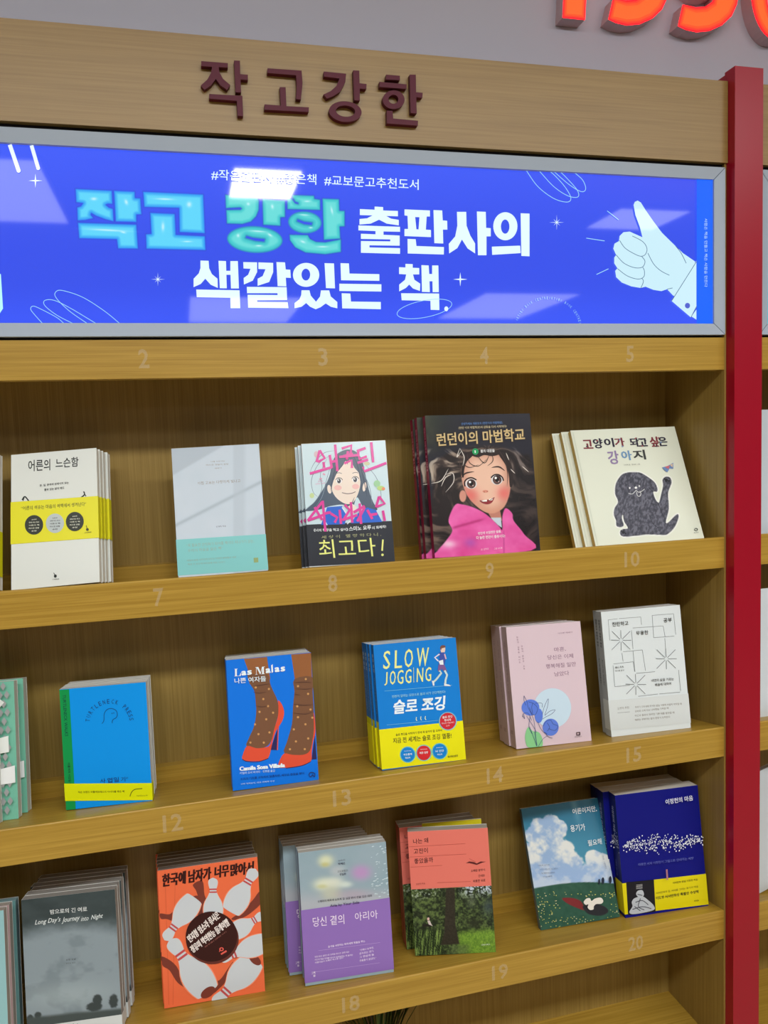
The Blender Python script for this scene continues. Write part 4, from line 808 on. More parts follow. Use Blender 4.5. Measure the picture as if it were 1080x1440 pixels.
# B3 -- slow jogging
b = Book(2, (0.6998, 0.0251, -.74, .41, -.35, 0.1331, 0.1883), .0180, [(525.2, 907.8), (641, 898.5), (655, 1069.1), (537.5, 1085)], (490, 880, 5.684))
b.body((14, 128, 216), spine=(14, 112, 196), page=(204, 212, 212)); a = b.art(); CR = (236, 240, 150)
def tall(t, p0, p1, h, w_=7):   # thin tall lettering drawn from strokes
    a.text(t, p0, p1, h, CR, bold=.0, sk=.10, smear=.9)
for ch, x0, x1, y0, h in (('S', 280, 340, 352, 144), ('L', 372, 436, 345, 142), ('O', 450, 522, 340, 146), ('W', 548, 648, 332, 146)): tall(ch, (x0, y0), (x1-6, y0-4), h)
for ch, x0, x1, y0, h in (('J', 290, 318, 482, 104), ('O', 332, 384, 476, 110), ('G', 392, 446, 472, 112), ('G', 456, 510, 466, 112), ('I', 524, 532, 460, 110), ('N', 548, 604, 456, 110), ('G', 616, 668, 452, 112)): tall(ch, (x0, y0), (x1-6, y0-3), h)
LB = (120, 200, 236)
a.line([(290, 526), (590, 502)], 3, LB); a.line([(590, 502), (830, 482)], 3, LB); a.line([(308, 798), (720, 762)], 3, LB)
a.text('천천히 달리는 것만으로 몸과 뇌가 건강해진다!', (350, 582), (778, 545), 22, (150, 215, 236), bold=.012, res=1)
a.text('슬로 조깅', (360, 712), (770, 678), 112, (236, 248, 255), bold=.016, smear=2.0, smy=1.0, sk=.12)
for x, y_ in ((546, 735), (582, 730), (618, 728)): a.line([(x, y_), (x-3, y_+18), (x+4, y_+30)], 6, (220, 240, 200), sm=3)
# runner
a.poly([(738, 178), (758, 168), (774, 180), (775, 205), (768, 222), (745, 222), (738, 200)], (236, 206, 190), sm=3); a.poly([(735, 182), (748, 166), (772, 168), (776, 182), (748, 190), (742, 205)], (120, 82, 70), sm=3)
a.poly([(725, 225), (765, 220), (780, 270), (768, 325), (722, 320), (730, 270)], (64, 84, 170)); a.line([(730, 235), (692, 262), (720, 290)], 11, (226, 226, 240)); a.line([(770, 235), (782, 275)], 10, (226, 180, 190)); a.poly([(722, 290), (758, 280), (762, 322), (734, 320)], (232, 240, 246))
a.poly([(722, 318), (768, 320), (790, 372), (770, 380), (748, 350), (730, 376), (716, 366)], (128, 92, 150)); a.line([(728, 366), (745, 385), (700, 440), (682, 455)], 15, (196, 220, 214)); a.line([(770, 365), (790, 400), (778, 440), (775, 470)], 15, (206, 226, 222)); a.poly([(668, 444), (686, 450), (690, 484), (678, 486)], (226, 236, 240)); a.poly([(766, 468), (808, 478), (820, 490), (768, 488)], (226, 236, 240))
b.done(a); a = b.spine_art(); a.poly([(0, 117), (18, 117), (18, 186), (0, 186)], (214, 216, 20)); a.text('슬로 조깅', (5, 14), (5, 42), 8, (200, 225, 240), bold=.02, up=(1, 0)); a.text('SLOW JOGGING', (6, 50), (6, 105), 5, (150, 200, 230), up=(1, 0), res=1); b.done(a, 'spine_print')
b.band(.0015, .0607, (236, 230, 16), -.0012); a = b.art(7.5e-4)
a.text('슬로 조깅을 시작하기 전에 꼭 읽어야 할 교과서', (380, 888), (750, 850), 20, (50, 50, 30), bold=.016, res=1); a.text('지금 전 세계는 슬로 조깅 열풍!', (358, 948), (826, 905), 44, (40, 40, 30), bold=.014)
for cx, cy_, c, tt in ((475, 1036, (16, 132, 214), '여유롭게'), (604, 1022, (214, 44, 50), '체중 감량'), (731, 1008, (16, 132, 214), '뇌 건강')):
    a.ell(cx, cy_, 64, 66, (120, 200, 190)); a.ell(cx, cy_, 56, 59, c); a.text('★★★★★', (cx-28, cy_-24), (cx+28, cy_-28), 8, (226, 236, 240), res=1); a.text(tt, (cx-34, cy_+10), (cx+34, cy_+4), 18, (226, 236, 240), bold=.02, res=1); a.text('확실해', (cx-20, cy_+34), (cx+20, cy_+31), 14, (226, 236, 240), bold=.015, res=1) if c[0] < 100 else None
a.ell(795, 768, 72, 74, (120, 190, 214)); a.ell(795, 768, 64, 67, (206, 44, 56)); a.text('슬로 조깅', (752, 748), (832, 740), 20, (240, 235, 235), bold=.02, res=1); a.text('창시자', (768, 772), (822, 766), 20, (240, 235, 235), bold=.02, res=1); a.text('다나카 히로아키', (746, 794), (844, 784), 14, (240, 220, 220), bold=.01, res=1); a.text('교수', (780, 812), (810, 809), 13, (240, 220, 220), res=1)
a.text('페이퍼스토리', (795, 1062), (874, 1052), 18, (60, 60, 40), bold=.015, res=1)
b.done(a, 'band_print', 'band'); b.tag('blue running book with tall slim title and yellow lower band, front copy', 'blue running books'); stack(b, 4, -.0010, 'blue running books', 'blue running books', jit=.0016, skip=())

# B4 -- pink, iris drawing
b = Book(2, (0.9247, 0.0381, -3.4, 1.0, -.6, 0.1287, 0.1937), .0260, [(712.5, 882.5), (818, 876.3), (832.5, 1044.2), (726.7, 1055)], (670, 850, 6.0))
b.body((220, 198, 208), spine=(196, 172, 178), page=(206, 200, 192)); a = b.art(); PU = (140, 104, 130); NV = (52, 66, 120)
for tx, p0, p1 in (('마흔,', (668, 415), (765, 408)), ('당신은 이제', (610, 480), (828, 468)), ('행복해질 일만', (596, 555), (850, 538)), ('남았다', (668, 622), (792, 612))): a.text(tx, p0, p1, 38, PU)
a.text('이의성 에세이', (698, 264), (820, 256), 14, PU, res=1); a.vtext('마흔의 길목을 지나는', (352, 272), (372, 505), 14, PU, res=1); a.vtext('당신의 충분한 오늘', (390, 350), (410, 560), 14, PU, res=1)
a.ell(645, 888, 160, 168, (202, 224, 240)); a.ell(460, 880, 76, 68, (94, 128, 224)); a.ell(530, 950, 34, 62, (94, 128, 224)); a.ell(630, 1048, 68, 72, (98, 130, 222)); a.poly([(440, 1045), (415, 1100), (415, 1160), (435, 1212), (505, 1218), (555, 1214), (560, 1150), (530, 1090), (480, 1080)], (140, 208, 146), sm=5)
for L in ([(405, 780), (430, 830), (440, 880), (470, 940), (490, 1000), (500, 1090), (515, 1215)], [(405, 780), (405, 820), (420, 860)], [(390, 960), (395, 935), (420, 925), (445, 935), (470, 990)], [(395, 950), (410, 975), (400, 935)], [(440, 830), (490, 850), (520, 890), (500, 940), (470, 930), (450, 880)], [(480, 840), (470, 880), (478, 930)], [(500, 845), (555, 845), (558, 880)], [(560, 940), (575, 880), (610, 808), (605, 870), (580, 945)], [(580, 950), (620, 915), (668, 902), (640, 935), (590, 960)], [(560, 980), (590, 960)], [(565, 1040), (590, 1000), (630, 990), (650, 1020), (690, 1040), (665, 1075), (610, 1060)], [(600, 1010), (620, 1050), (600, 1080)], [(580, 1090), (605, 1125), (645, 1140)], [(450, 1040), (480, 1120), (512, 1215)], [(495, 1080), (500, 1150), (515, 1212)], [(520, 1215), (560, 1150), (600, 1120)], [(425, 950), (470, 1020), (510, 1090)], [(520, 1000), (540, 1050), (570, 1090), (600, 1100)], [(455, 960), (445, 1040), (470, 1100)]): a.line(L, 3.2, NV, sm=6)
a.poly([(845, 1092), (878, 1090), (878, 1118), (845, 1120)], (70, 50, 60), holes=[[(852, 1098), (870, 1097), (870, 1112), (852, 1113)]]); a.text('모모북스', (830, 1138), (892, 1132), 11, (90, 70, 80), res=1)
b.done(a); a = b.spine_art(); a.text('마흔, 당신은 이제 행복해질 일만 남았다', (9, 24), (9, 120), 6, (150, 120, 136), up=(1, 0), res=1); a.text('모모', (6, 172), (16, 172), 5, (110, 80, 90), res=1); b.done(a, 'spine_print')
b.tag('pale pink paperback with blue irises drawn over a pale disc, front copy', 'pale pink iris books'); stack(b, 3, .0018, 'pale pink iris books', 'pale pink iris books', ddx=[-.0015, .0025], jit=.0004)

# B5 -- white book with fine line pattern
b = Book(2, (1.0921, 0.0347, -4.88, -2.0, 0, 0.1415, 0.2057), .0205, [(845.8, 860.3), (959.2, 851.7), (970.8, 1023.3), (860.8, 1037.5)], (820, 830, 6.0))
b.body((222, 230, 232), spine=(180, 186, 190), page=(200, 198, 194)); a = b.art(); G = (120, 126, 130); K = (40, 42, 44)
def seg(*pts):
    for p, q in zip(pts[:-1], pts[1:]): a.line([p, q], 3, G)
seg((218, 252), (300, 243)); seg((312, 242), (500, 230)); seg((218, 252), (232, 430)); seg((500, 230), (506, 298)); seg((430, 325), (690, 310), (705, 405)); seg((598, 218), (780, 206), (796, 385)); seg((598, 218), (608, 410), (782, 398)); seg((702, 415), (712, 570)); seg((345, 528), (510, 514), (535, 690)); seg((335, 540), (345, 612)); seg((262, 632), (432, 614), (442, 695)); seg((258, 645), (272, 825), (400, 812)); seg((455, 712), (615, 698)); seg((812, 685), (826, 858)); seg((470, 905), (635, 885)); seg((648, 884), (820, 868)); seg((418, 345), (430, 505)); seg((430, 520), (445, 700))
def starb(cx, cy_, r, arms):
    for ang, k in arms: x, y_ = math.cos(math.radians(ang)), math.sin(math.radians(ang)); a.line([(cx+x*14, cy_+y_*14), (cx+x*r*k, cy_+y_*r*k)], 4, G)
for c in ((328, 430), (710, 590), (450, 805)): starb(*c, 92, [(0, .95), (45, 1.2), (90, .95), (135, 1.25), (182, .95), (225, 1.2), (268, .95), (315, 1.2)])
a.text('찬란하고', (252, 310), (392, 300), 38, K, bold=.006); a.text('공부', (694, 282), (764, 276), 38, K, bold=.006); a.text('무용한', (458, 388), (562, 380), 36, K, bold=.006)
a.text('제나 히츠', (275, 672), (348, 665), 18, K, bold=.012, res=1); a.text('박다솜 옮김', (275, 698), (350, 690), 13, K, res=1); a.text('내면의 삶을 기르는', (582, 784), (770, 770), 24, K, bold=.008); a.text('배움에 대하여', (612, 820), (746, 808), 24, K, bold=.008)
b.done(a); a = b.spine_art(); a.text('찬란하고 무용한 공부', (7, 14), (7, 60), 6, K, up=(1, 0), bold=.01, res=1); a.text('제나 히츠 지음  박다솜 옮김', (8, 80), (8, 122), 4, K, up=(1, 0), res=1); b.done(a, 'spine_print')
b.band(.0110, .0600, (216, 222, 222), -.003); a = b.art(7.5e-4)
a.text('김영하 추천', (294, 1018), (392, 1008), 20, (130, 126, 120), res=1); a.line([(294, 1044), (398, 1034)], 2.5, G)
for k, (tx, x1) in enumerate((('우리가 우리에게 주어진 삶을 어떻게 바꿀지 막막할 때', 832), ('공부로 스며 드는 나라면을 가져갈 때', 722), ('타인과 홀로의 화려한 기쁜 때를 발견할 때', 770), ('때로는 공부하는 삶의 문장이 도착한다', 735))): a.text(tx, (442, 1004+k*35), (x1, 972+k*36), 17, (130, 120, 112), res=1)
b.done(a, 'band_print', 'band'); b.tag('white paperback with fine grey square and starburst lines, front copy', 'white line-pattern books')
b.copy(.0060, .0215, 'second white line-pattern copy, shifted right behind the front one', 'white line-pattern books', skip=('belly_band', 'printed_art'))

# C1 -- misty grey book, long stack
b = Book(3, (0.1780+.0, 0.0300, -8.0, -1.0, 0, 0.1285, 0.195), .0155, [(27.2, 1243.9), (161.4, 1236), (175.5, 1450), (38.5, 1460)], (0, 1170, 5.143))
b.body((74, 84, 88), spine=(66, 74, 78), page=(150, 146, 140))
def f(X, Y):
    n = fbm(X/190, Y/120, 4, 31); C = mixc((52, 62, 64), (76, 88, 90), n); m = sstep(520, 700, Y+110*(n-.5)+40*np.cos((X-500)/160)); C = mixc(C, (142, 156, 164), m); C = mixc(C, (112, 126, 132), sstep(.5, .7, n)*m*.5)
    C = mixc(C, (176, 190, 194), np.exp(-(((X-500)/320)**2+((Y-1130)/90)**2))*.5); tr_ = 0
    for cx, cy_, rx, ry in ((712, 1190, 36, 46), (690, 1238, 60, 36), (833, 1205, 34, 54), (214, 1290, 22, 22), (270, 1275, 26, 26)):
        tr_ = np.maximum(tr_, sstep(1.15, .8, np.hypot((X-cx)/rx, (Y-cy_)/ry)+.35*(fbm(X/12, Y/12, 3, 6)-.5)))
    C = mixc(C, (52, 60, 60), tr_*.9); return mixc(C, (72, 82, 82), sstep(1268, 1300, Y+12*n-(X-500)*-.03))
a = b.art(); a.paint(f, (0, 0), (b.w, b.h), 110, 165)
a.text('밤으로의 긴 여로', (355, 502), (628, 496), 36, (236, 240, 240), bold=.008); WH = (232, 240, 240)
a.text('Long Day’s', (240, 586), (425, 572), 46, WH, sk=.3, bold=.004); a.text('Journey', (440, 582), (566, 572), 50, WH, sk=.3, bold=.004); a.text('into', (582, 570), (636, 566), 34, WH, sk=.3); a.text('Night', (655, 572), (738, 564), 44, WH, sk=.3, bold=.004)
a.text('유진 오닐', (475, 868), (548, 864), 14, (60, 66, 70), bold=.01, res=1); a.text('민승남 옮김', (478, 893), (545, 890), 10, (60, 66, 70), res=1)
b.done(a); b.band(.0, .0210, (214, 220, 220), .0012); a = b.art(7.5e-4); a.text('Dito Book', (494, 1380), (575, 1376), 20, (60, 70, 60), bold=.01, res=1); b.done(a, 'band_print', 'band')
b.tag('misty grey paperback with white script title and dim trees, front copy', 'misty grey books'); stack(b, 6, .0018, 'misty grey books', 'misty grey books', jit=.0022, skip=())

# C0 -- cut off books at the lower left frame edge
for k, (c, x, s_, lb) in enumerate((((150, 196, 200), .0305, .030, 'pale aqua paperback at the lower left frame edge'), ((178, 150, 150), .0340, .047, 'dusty rose paperback behind the pale aqua one, lower left'), ((96, 140, 140), .0395, .062, 'teal paperback, rearmost at the lower left frame edge'))):
    b = Book(3, (x-.002, s_, -5, 0, 0, .128, .188), .0145, None, None); b.body(c, page=(130, 160, 165) if k == 2 else (170, 160, 150)); b.tag(lb, 'books cut by the lower left frame edge')

# C2 -- bowling
b = Book(3, (0.3614, 0.0480, -2.65, -1.0, -.3, 0.1474, 0.1984), .0150, [(222.4, 1223.2), (361.8, 1205.7), (372.7, 1391.4), (231.1, 1416.3)], (200, 1160, 5.143))
OR = (240, 112, 70); b.body(OR, page=(150, 140, 132)); a = b.art(); BR = (124, 58, 46); DK = (56, 22, 20); PN = (206, 212, 218); ST = (196, 78, 82); HI = (252, 150, 112)
for x0, x1 in ((245, 215), (350, 330), (490, 500), (615, 625), (730, 745), (170, 185)): a.line([(x0, 330), (x1+8, 1290)], 2, (204, 84, 52))
sh = [[(133, 630), (200, 636), (240, 600), (300, 540), (412, 505), (380, 600), (250, 680), (180, 670), (140, 668)], [(372, 425), (440, 400), (455, 500), (480, 560), (470, 620), (400, 640), (412, 540), (395, 470)], [(850, 480), (858, 560), (800, 620), (740, 660), (670, 680), (650, 668), (720, 620), (800, 540)],
      [(140, 940), (200, 965), (250, 1010), (290, 1080), (370, 1160), (440, 1190), (350, 1180), (260, 1130), (200, 1040), (150, 1005)], [(470, 1140), (560, 1110), (620, 1030), (660, 980), (620, 1100), (560, 1170), (500, 1210)], [(650, 950), (760, 910), (868, 890), (870, 908), (760, 940), (680, 952)]]
for P in sh: a.poly(P, BR, sm=4)
def pin(base, head, wd, foot=True, cut=None):
    """a bowling pin outline from its foot to its head"""
    B0_ = np.array(base, float); d = np.array(head, float)-B0_; L = np.linalg.norm(d); d /= L; n = np.array([-d[1], d[0]])
    prof = [(0, .30), (.05, .42), (.18, .49), (.32, .50), (.46, .42), (.58, .27), (.68, .18), (.74, .17), (.82, .22), (.90, .245), (.96, .19), (1, .02)]
    P = [B0_+d*L*t+n*wd*r for t, r in prof]+[B0_+d*L*t-n*wd*r for t, r in prof[::-1]]
    Q = [B0_+d*L*t+n*wd*(r*1.08) for t, r in prof]+[B0_+d*L*t-n*wd*(r*1.08) for t, r in prof[::-1]]
    a.poly(Q, HI, sm=2); a.poly(P, PN, sm=3)
    for t0, t1 in ((.655, .69), (.72, .755)): a.poly([B0_+d*L*t0+n*wd*.19, B0_+d*L*t1+n*wd*.185, B0_+d*L*t1-n*wd*.185, B0_+d*L*t0-n*wd*.19], ST)
    if foot: a.ell(B0_[0]+d[0]*4, B0_[1]+d[1]*4, wd*.27, wd*.15, BR, rot=math.degrees(math.atan2(n[1], n[0])))
a.text('한국에', (150, 442), (318, 418), 92, DK, bold=.022, smear=3, sk=.08); a.text('남자가', (338, 416), (500, 392), 92, DK, bold=.022, smear=3, sk=.08); a.text('너무', (528, 382), (628, 368), 86, DK, bold=.022, smear=3, sk=.08); a.text('많아서', (640, 372), (804, 352), 88, DK, bold=.022, smear=3, sk=.08)
pin((518, 690), (516, 378), 140, False); pin((640, 620), (820, 320), 168, False) ; pin((385, 520), (165, 820), 160, False); pin((480, 1200), (205, 815), 220); pin((818, 960), (520, 1290), 190); pin((645, 780), (880, 640), 130, False); pin((905, 830), (560, 960), 150, False)
a.poly([(862, 320), (930, 310), (960, 1000), (892, 1000)], OR) if False else None
a.ell(510, 815, 190, 178, (104, 50, 42), rot=-6, n=48); a.ell(504, 796, 186, 180, DK, rot=-6, n=48)
WH = (236, 226, 222)
a.text('민지형 임소라 류시은', (352, 842), (570, 660), 58, WH, bold=.02, smear=1.5, up=(-.5, -.86)); a.text('정유미 박의한능 들개이빨', (372, 916), (640, 712), 56, WH, bold=.02, smear=1.5, up=(-.5, -.86)); a.text('여성 작가들의 ‘안전하지’ 이야기', (458, 876), (612, 766), 10, (190, 120, 110), res=1, up=(-.5, -.86)); a.ell(576, 886, 16, 14, (226, 96, 84), hole=.5); a.line([(572, 922), (612, 898)], 12, (226, 96, 84)); a.line([(560, 905), (570, 880)], 5, (226, 96, 84))
b.done(a); b.tag('orange paperback with white bowling pins scattered by a dark ball, front copy', 'orange bowling books'); stack(b, 6, -.0010, 'orange bowling books', 'orange bowling books', jit=.0014, skip=())

# C3 -- lavender band
b = Book(3, (0.5684, 0.0284, -3.42, -2.0, -.6, 0.1364, 0.1982), .0130, [(419.8, 1199.8), (544.6, 1190), (553.4, 1367.2), (430.6, 1390.6)], (380, 1130, 5.333))
b.body((150, 172, 182), spine=(72, 58, 104), page=(190, 186, 178))
def f(X, Y):
    C = mixc((142, 168, 180), (160, 178, 190), fbm(X/200, Y/160, 3, 41)); C = mixc(C, (190, 188, 196), sstep(620, 780, Y)*.7)
    for cx, cy_, rx, ry, c, k in ((430, 440, 60, 46, (222, 226, 190), .95), (425, 470, 34, 18, (196, 190, 120), .7), (420, 620, 90, 52, (228, 232, 206), .95), (500, 610, 70, 46, (226, 230, 214), .8), (470, 690, 80, 60, (196, 200, 178), .8), (580, 625, 50, 24, (220, 230, 220), .8), (695, 540, 72, 56, (190, 150, 200), .95), (520, 520, 60, 40, (206, 206, 206), .6), (640, 700, 130, 40, (186, 160, 178), .5), (400, 635, 40, 16, (190, 190, 120), .5)):
        C = mixc(C, c, k*np.exp(-(((X-cx)/rx)**2+((Y-cy_)/ry)**2)**1.4))
    return C
a = b.art(); a.paint(f, (0, 0), (b.w, b.h*.50), 100, 80); rr = random.Random(5)
for i in range(60):
    x, y_ = rr.uniform(770, 885), rr.uniform(350, 720); x += (y_-350)*.02
    if x < 800 and y_ < 560 and i % 3: continue
    r = rr.uniform(3, 8); a.ell(x, y_, r*1.3, r*.5, (206, 222, 228), rot=-10, n=8)
a.text('임수미', (525, 448), (576, 444), 12, (90, 96, 110), res=1); a.text('박세은', (525, 476), (578, 472), 18, (50, 50, 80), bold=.012, res=1); a.text('오드보로스', (518, 530), (598, 524), 14, (90, 96, 110), res=1); a.text('양일화', (535, 556), (584, 552), 18, (50, 50, 80), bold=.012, res=1)
a.text('오페라의 매혹에 눈뜨게 할 일곱 번의 선율 깊은 대화', (365, 755), (775, 718), 18, (50, 46, 70), bold=.006, res=1); a.text('Aria by Your Side', (462, 796), (682, 772), 26, (70, 62, 96), bold=.01)
b.done(a); b.band(.0045, .1126, (146, 112, 190), .0); a = b.art(7.5e-4); WH = (246, 234, 250)
a.text('당신 곁의', (330, 940), (570, 918), 72, WH); a.text('아리아', (650, 898), (816, 878), 62, WH)
a.text('음악을 사랑하는 독자에게 황홀을 주는', (445, 1096), (722, 1052), 16, WH, bold=.012, res=1); a.line([(370, 1118), (830, 1054)], 2, (196, 170, 220)); a.line([(345, 1278), (826, 1200)], 2, (196, 170, 220))
for k, (tx, x1) in enumerate((('황금 같은 음반으로 걸작을 만나고 알게 되는', 605), ('시간과 목숨 경계를 넘어서 울려퍼지는 게 올리는', 632), ('아름다움의 오페라 속으로 걷다', 560))): a.text(tx, (342, 1172+k*22), (x1, 1130+k*22), 13, WH, bold=.006, res=1)
for k, tx in enumerate(('“언제나 눈부신,', '문지르는 연기,', '그 중심에 놀', '선율들이 살았다.”')): a.text(tx, (680, 1120+k*25), (785+(k == 3)*16, 1098+k*25), 16, WH, bold=.006, res=1)
a.text('그책', (316, 1298), (346, 1292), 20, WH, bold=.01, res=1); a.text('들', (330, 1316), (348, 1312), 16, WH, bold=.01, res=1)
b.done(a, 'band_print', 'band'); b.tag('paperback with blurred pale flowers and a tall lavender band, front copy', 'lavender band books')
b.copy(.0005, .0137, 'second lavender band copy, right behind the front one', 'lavender band books', skip=('belly_band',)); b.copy(.0000, .0274, 'third lavender band copy from the front', 'lavender band books', skip=('belly_band',))
for k in range(4): b.copy(-.0190-.0006*k, .0280+.0137*(k+1) if k else .0418, ['fourth lavender band copy, shifted left so its band shows', 'fifth lavender band copy from the front', 'sixth lavender band copy from the front', 'rearmost lavender band copy, by the back panel'][k], 'lavender band books', skip=() if k == 0 else ('belly_band',))

# C4 -- coral top, forest photo
b = Book(3, (0.7487, 0.0520, -16.0, -3.0, -1.0, 0.1285, 0.1964), .0180, [(568, 1168.7), (678.7, 1168.3), (691.3, 1338), (578, 1336.7)], (540, 1120, 6.0))
b.body((232, 122, 108), spine=(196, 96, 84), page=(170, 164, 152)); a = b.art(); v0 = b.h*.466
def f(X, Y):
    n = fbm(X/34, Y/30, 5, 51); n2 = fbm(X/11, Y/11, 4, 52); C = mixc((30, 40, 26), (96, 116, 64), sstep(.38, .72, n*.6+n2*.45))
    sky = sstep(880, 780, Y)*sstep(560, 680, X); C = mixc(C, (196, 208, 222), sky*sstep(.46, .6, n2)); C = mixc(C, (178, 190, 180), sstep(860, 800, Y)*sstep(.56, .68, n2)*.8*sstep(480, 380, X))
    C = mixc(C, (60, 74, 78), np.exp(-(((X-840)/50)**2+((Y-930)/70)**2))*.8); C = mixc(C, (110, 120, 104), np.exp(-(((X-700)/40)**2+((Y-880)/50)**2))*.5)
    gr = sstep(1080, 1160, Y+30*(n-.5)); C = mixc(C, mixc((70, 106, 34), (150, 190, 70), n2), gr*sstep(560, 620, X)); gl = sstep(1060, 1120, Y)*sstep(480, 430, X); bl = fbm((X+(Y-1200)*.12)/5.0, Y/70, 3, 57); C = mixc(C, mixc((30, 44, 24), (136, 164, 84), sstep(.42, .72, bl)), gl*.9)
    C = mixc(C, (44, 50, 34), np.exp(-(((X-720)/60)**2+((Y-1060)/40)**2))*.8)
    tk = sdf([(484, 760), (560, 760), (562, 900), (566, 1060), (590, 1180), (600, 1225), (440, 1225), (470, 1120), (478, 950)], X, Y); C = mixc(C, mixc((34, 32, 26), (66, 60, 48), n2), sstep(-3, 5, tk))
    C = mixc(C, mixc((60, 74, 40), (120, 140, 90), n2), sstep(1210, 1250, Y)*sstep(480, 560, X)*sstep(720, 640, X)*.7); return C
a.paint(f, (0, v0), (b.w, b.h), 170, 140); KR = (64, 26, 30)
for tx, p0, p1, h in (('나는 왜', (216, 392), (340, 386), 40), ('고전이', (220, 472), (336, 468), 42), ('좋았을까', (224, 552), (380, 545), 42)): a.text(tx, p0, p1, h, KR, bold=.006)
for p0, p1 in (((176, 412), (648, 408)), ((186, 494), (655, 492)), ((192, 576), (455, 574)), ((412, 712), (692, 716))): a.line([p0, p1], 2.5, (186, 80, 72))
a.poly([(650, 566), (680, 553), (720, 560), (742, 572), (775, 558), (820, 562), (790, 568), (760, 578), (742, 584), (710, 574), (680, 566)], (96, 40, 40)); a.line([(680, 530), (735, 560)], 2.5, (186, 80, 72))
a.text('오래된 문장이', (694, 640), (812, 636), 20, KR, bold=.006, res=1); a.text('건네는', (756, 684), (812, 680), 20, KR, bold=.006, res=1); a.text('따뜻한 위로', (714, 726), (816, 722), 22, KR, bold=.006, res=1); a.text('신은하 지음', (238, 722), (312, 718), 14, (140, 60, 60), res=1)
a.ell(338, 1002, 10, 12, (226, 190, 180)); a.poly([(330, 1018), (350, 1015), (365, 1050), (375, 1062), (345, 1058)], (214, 200, 196)); a.poly([(285, 1045), (330, 1042), (372, 1062), (350, 1068), (290, 1062)], (36, 34, 30)); a.text('더케이북스', (785, 1248), (858, 1246), 14, (220, 230, 210), res=1, bold=.01)
b.done(a); b.tag('paperback with a coral upper half and a sunlit forest photo below, turned front copy', 'coral forest books')
q = list(b.q); q[2] = -5.0; q[0] = .7420; q[1] = .0800; q[4] = -.5
lb = ['second coral forest copy from the front, less turned than the first', 'third coral forest copy from the front', 'rearmost coral forest copy, by the back panel']
for k in range(2): b.copy(.0015*k, .0187*k, lb[k], 'coral forest books', q=q)
yb = Book(3, (0.7800, .0705, -12, -1.5, -.5, .0980, .1990), .0022, None, None, kind='booklet'); yb.body((206, 196, 30)); yb.tag('thin yellow booklet slipped in behind the turned coral forest book')

# C5 -- clouds over a flowered hill
b = Book(3, (0.9687, 0.0560, -4.89, 12.6, .74, 0.1414, 0.1920), .0120, [(732.2, 1136.1), (837.8, 1121.7), (870.6, 1286.9), (757.2, 1307.2)], (710, 1080, 3.6), mat_='gloss')
b.body((60, 110, 128), spine=(66, 104, 124)); a = b.art()
def f(X, Y):
    C = mixc((46, 112, 142), (70, 140, 168), sstep(200, 420, Y)); C = mixc(C, (120, 170, 190), np.exp(-((X-350-(Y-200)*.25)/16)**2)*sstep(330, 200, Y)*.5); n = fbm(X/70, Y/64, 4, 61); n2 = fbm(X/22, Y/22, 3, 62)
    m = -1.0
    for cx, cy_, r in ((175, 300, 62), (225, 280, 55), (265, 300, 50), (140, 330, 50), (220, 370, 80), (260, 430, 90), (310, 490, 90), (180, 480, 110), (250, 560, 130), (445, 450, 48), (480, 465, 48), (500, 540, 80), (420, 570, 110), (120, 430, 70)): m = np.maximum(m, 1-np.hypot(X-cx, Y-cy_)/r)
    mm = sstep(0, .14, m+.35*(n-.5)+.25*(n2-.5)); cl = mixc((150, 178, 214), (226, 228, 224), sstep(.35, .62, n*.7+n2*.3)); cl = mixc(cl, (156, 184, 226), sstep(420, 560, Y)*.5*(n < 2)); C = mixc(C, cl, mm)
    hill = sstep(0, 4, Y-(595-18*np.sin((X-150)/420*math.pi)-(X-150)*.05)); g = mixc((40, 78, 62), (56, 96, 78), n2); C = mixc(C, g, hill)
    rd = sstep(0, 6, sdf(smooth([(278, 648), (330, 645), (375, 660), (395, 690), (400, 715), (350, 700), (300, 675)], 4), X, Y)); C = mixc(C, (126, 44, 46), rd); return mixc(C, (44, 44, 48), sstep(0, 5, sdf(smooth([(385, 690), (430, 670), (500, 690), (520, 720), (480, 742), (420, 735), (395, 715)], 4), X, Y)))
a.paint(f, (0, 0), (b.w, b.h), 130, 170); rr = random.Random(9)
for i in range(230):
    x, y_ = rr.uniform(150, 575), rr.uniform(615, 800)
    if 270 < x < 525 and 640 < y_ < 745: continue
    a.ell(x, y_, rr.uniform(2, 4), rr.uniform(1.5, 3), (196, 196, 100) if i % 3 else (216, 210, 160), n=6)
a.poly([(388, 668), (402, 650), (420, 648), (428, 662), (445, 650), (475, 645), (488, 662), (478, 676), (452, 678), (440, 690), (438, 705), (420, 708), (408, 695), (412, 680), (398, 682)], (232, 226, 214), sm=4)
for x, y_, w_, h_ in ((467, 563, 5, 14), (486, 558, 7, 17), (523, 554, 7, 19)): a.ell(x, y_, w_, h_, (34, 40, 60), n=12); a.line([(x, y_+h_-2), (x, y_+h_+6)], 1.5, (34, 40, 60))
for tx, p0, p1, h in (('어른이지만,', (336, 232), (455, 216), 30), ('용기가', (325, 316), (398, 308), 34), ('필요해', (412, 386), (480, 376), 30)): a.text(tx, p0, p1, h, (232, 242, 246), bold=.008)
for k, tx in enumerate(('나답게 걷기엔', '느리고 더딘 용기도 괜찮아', '늘 괜찮다고 말해온', '당신에게')): a.text(tx, (158+k*8, 486+k*19), (215+k*4+[0, 40, 20, 0][k], 482+k*19), 8, (110, 120, 150), res=1)
a.vtext('김유미 그림에세이', (484, 432), (502, 500), 7, (90, 110, 150), res=1); b.done(a)
b.tag('single paperback with white clouds over a dark flowered hill, tilted against the navy stack')

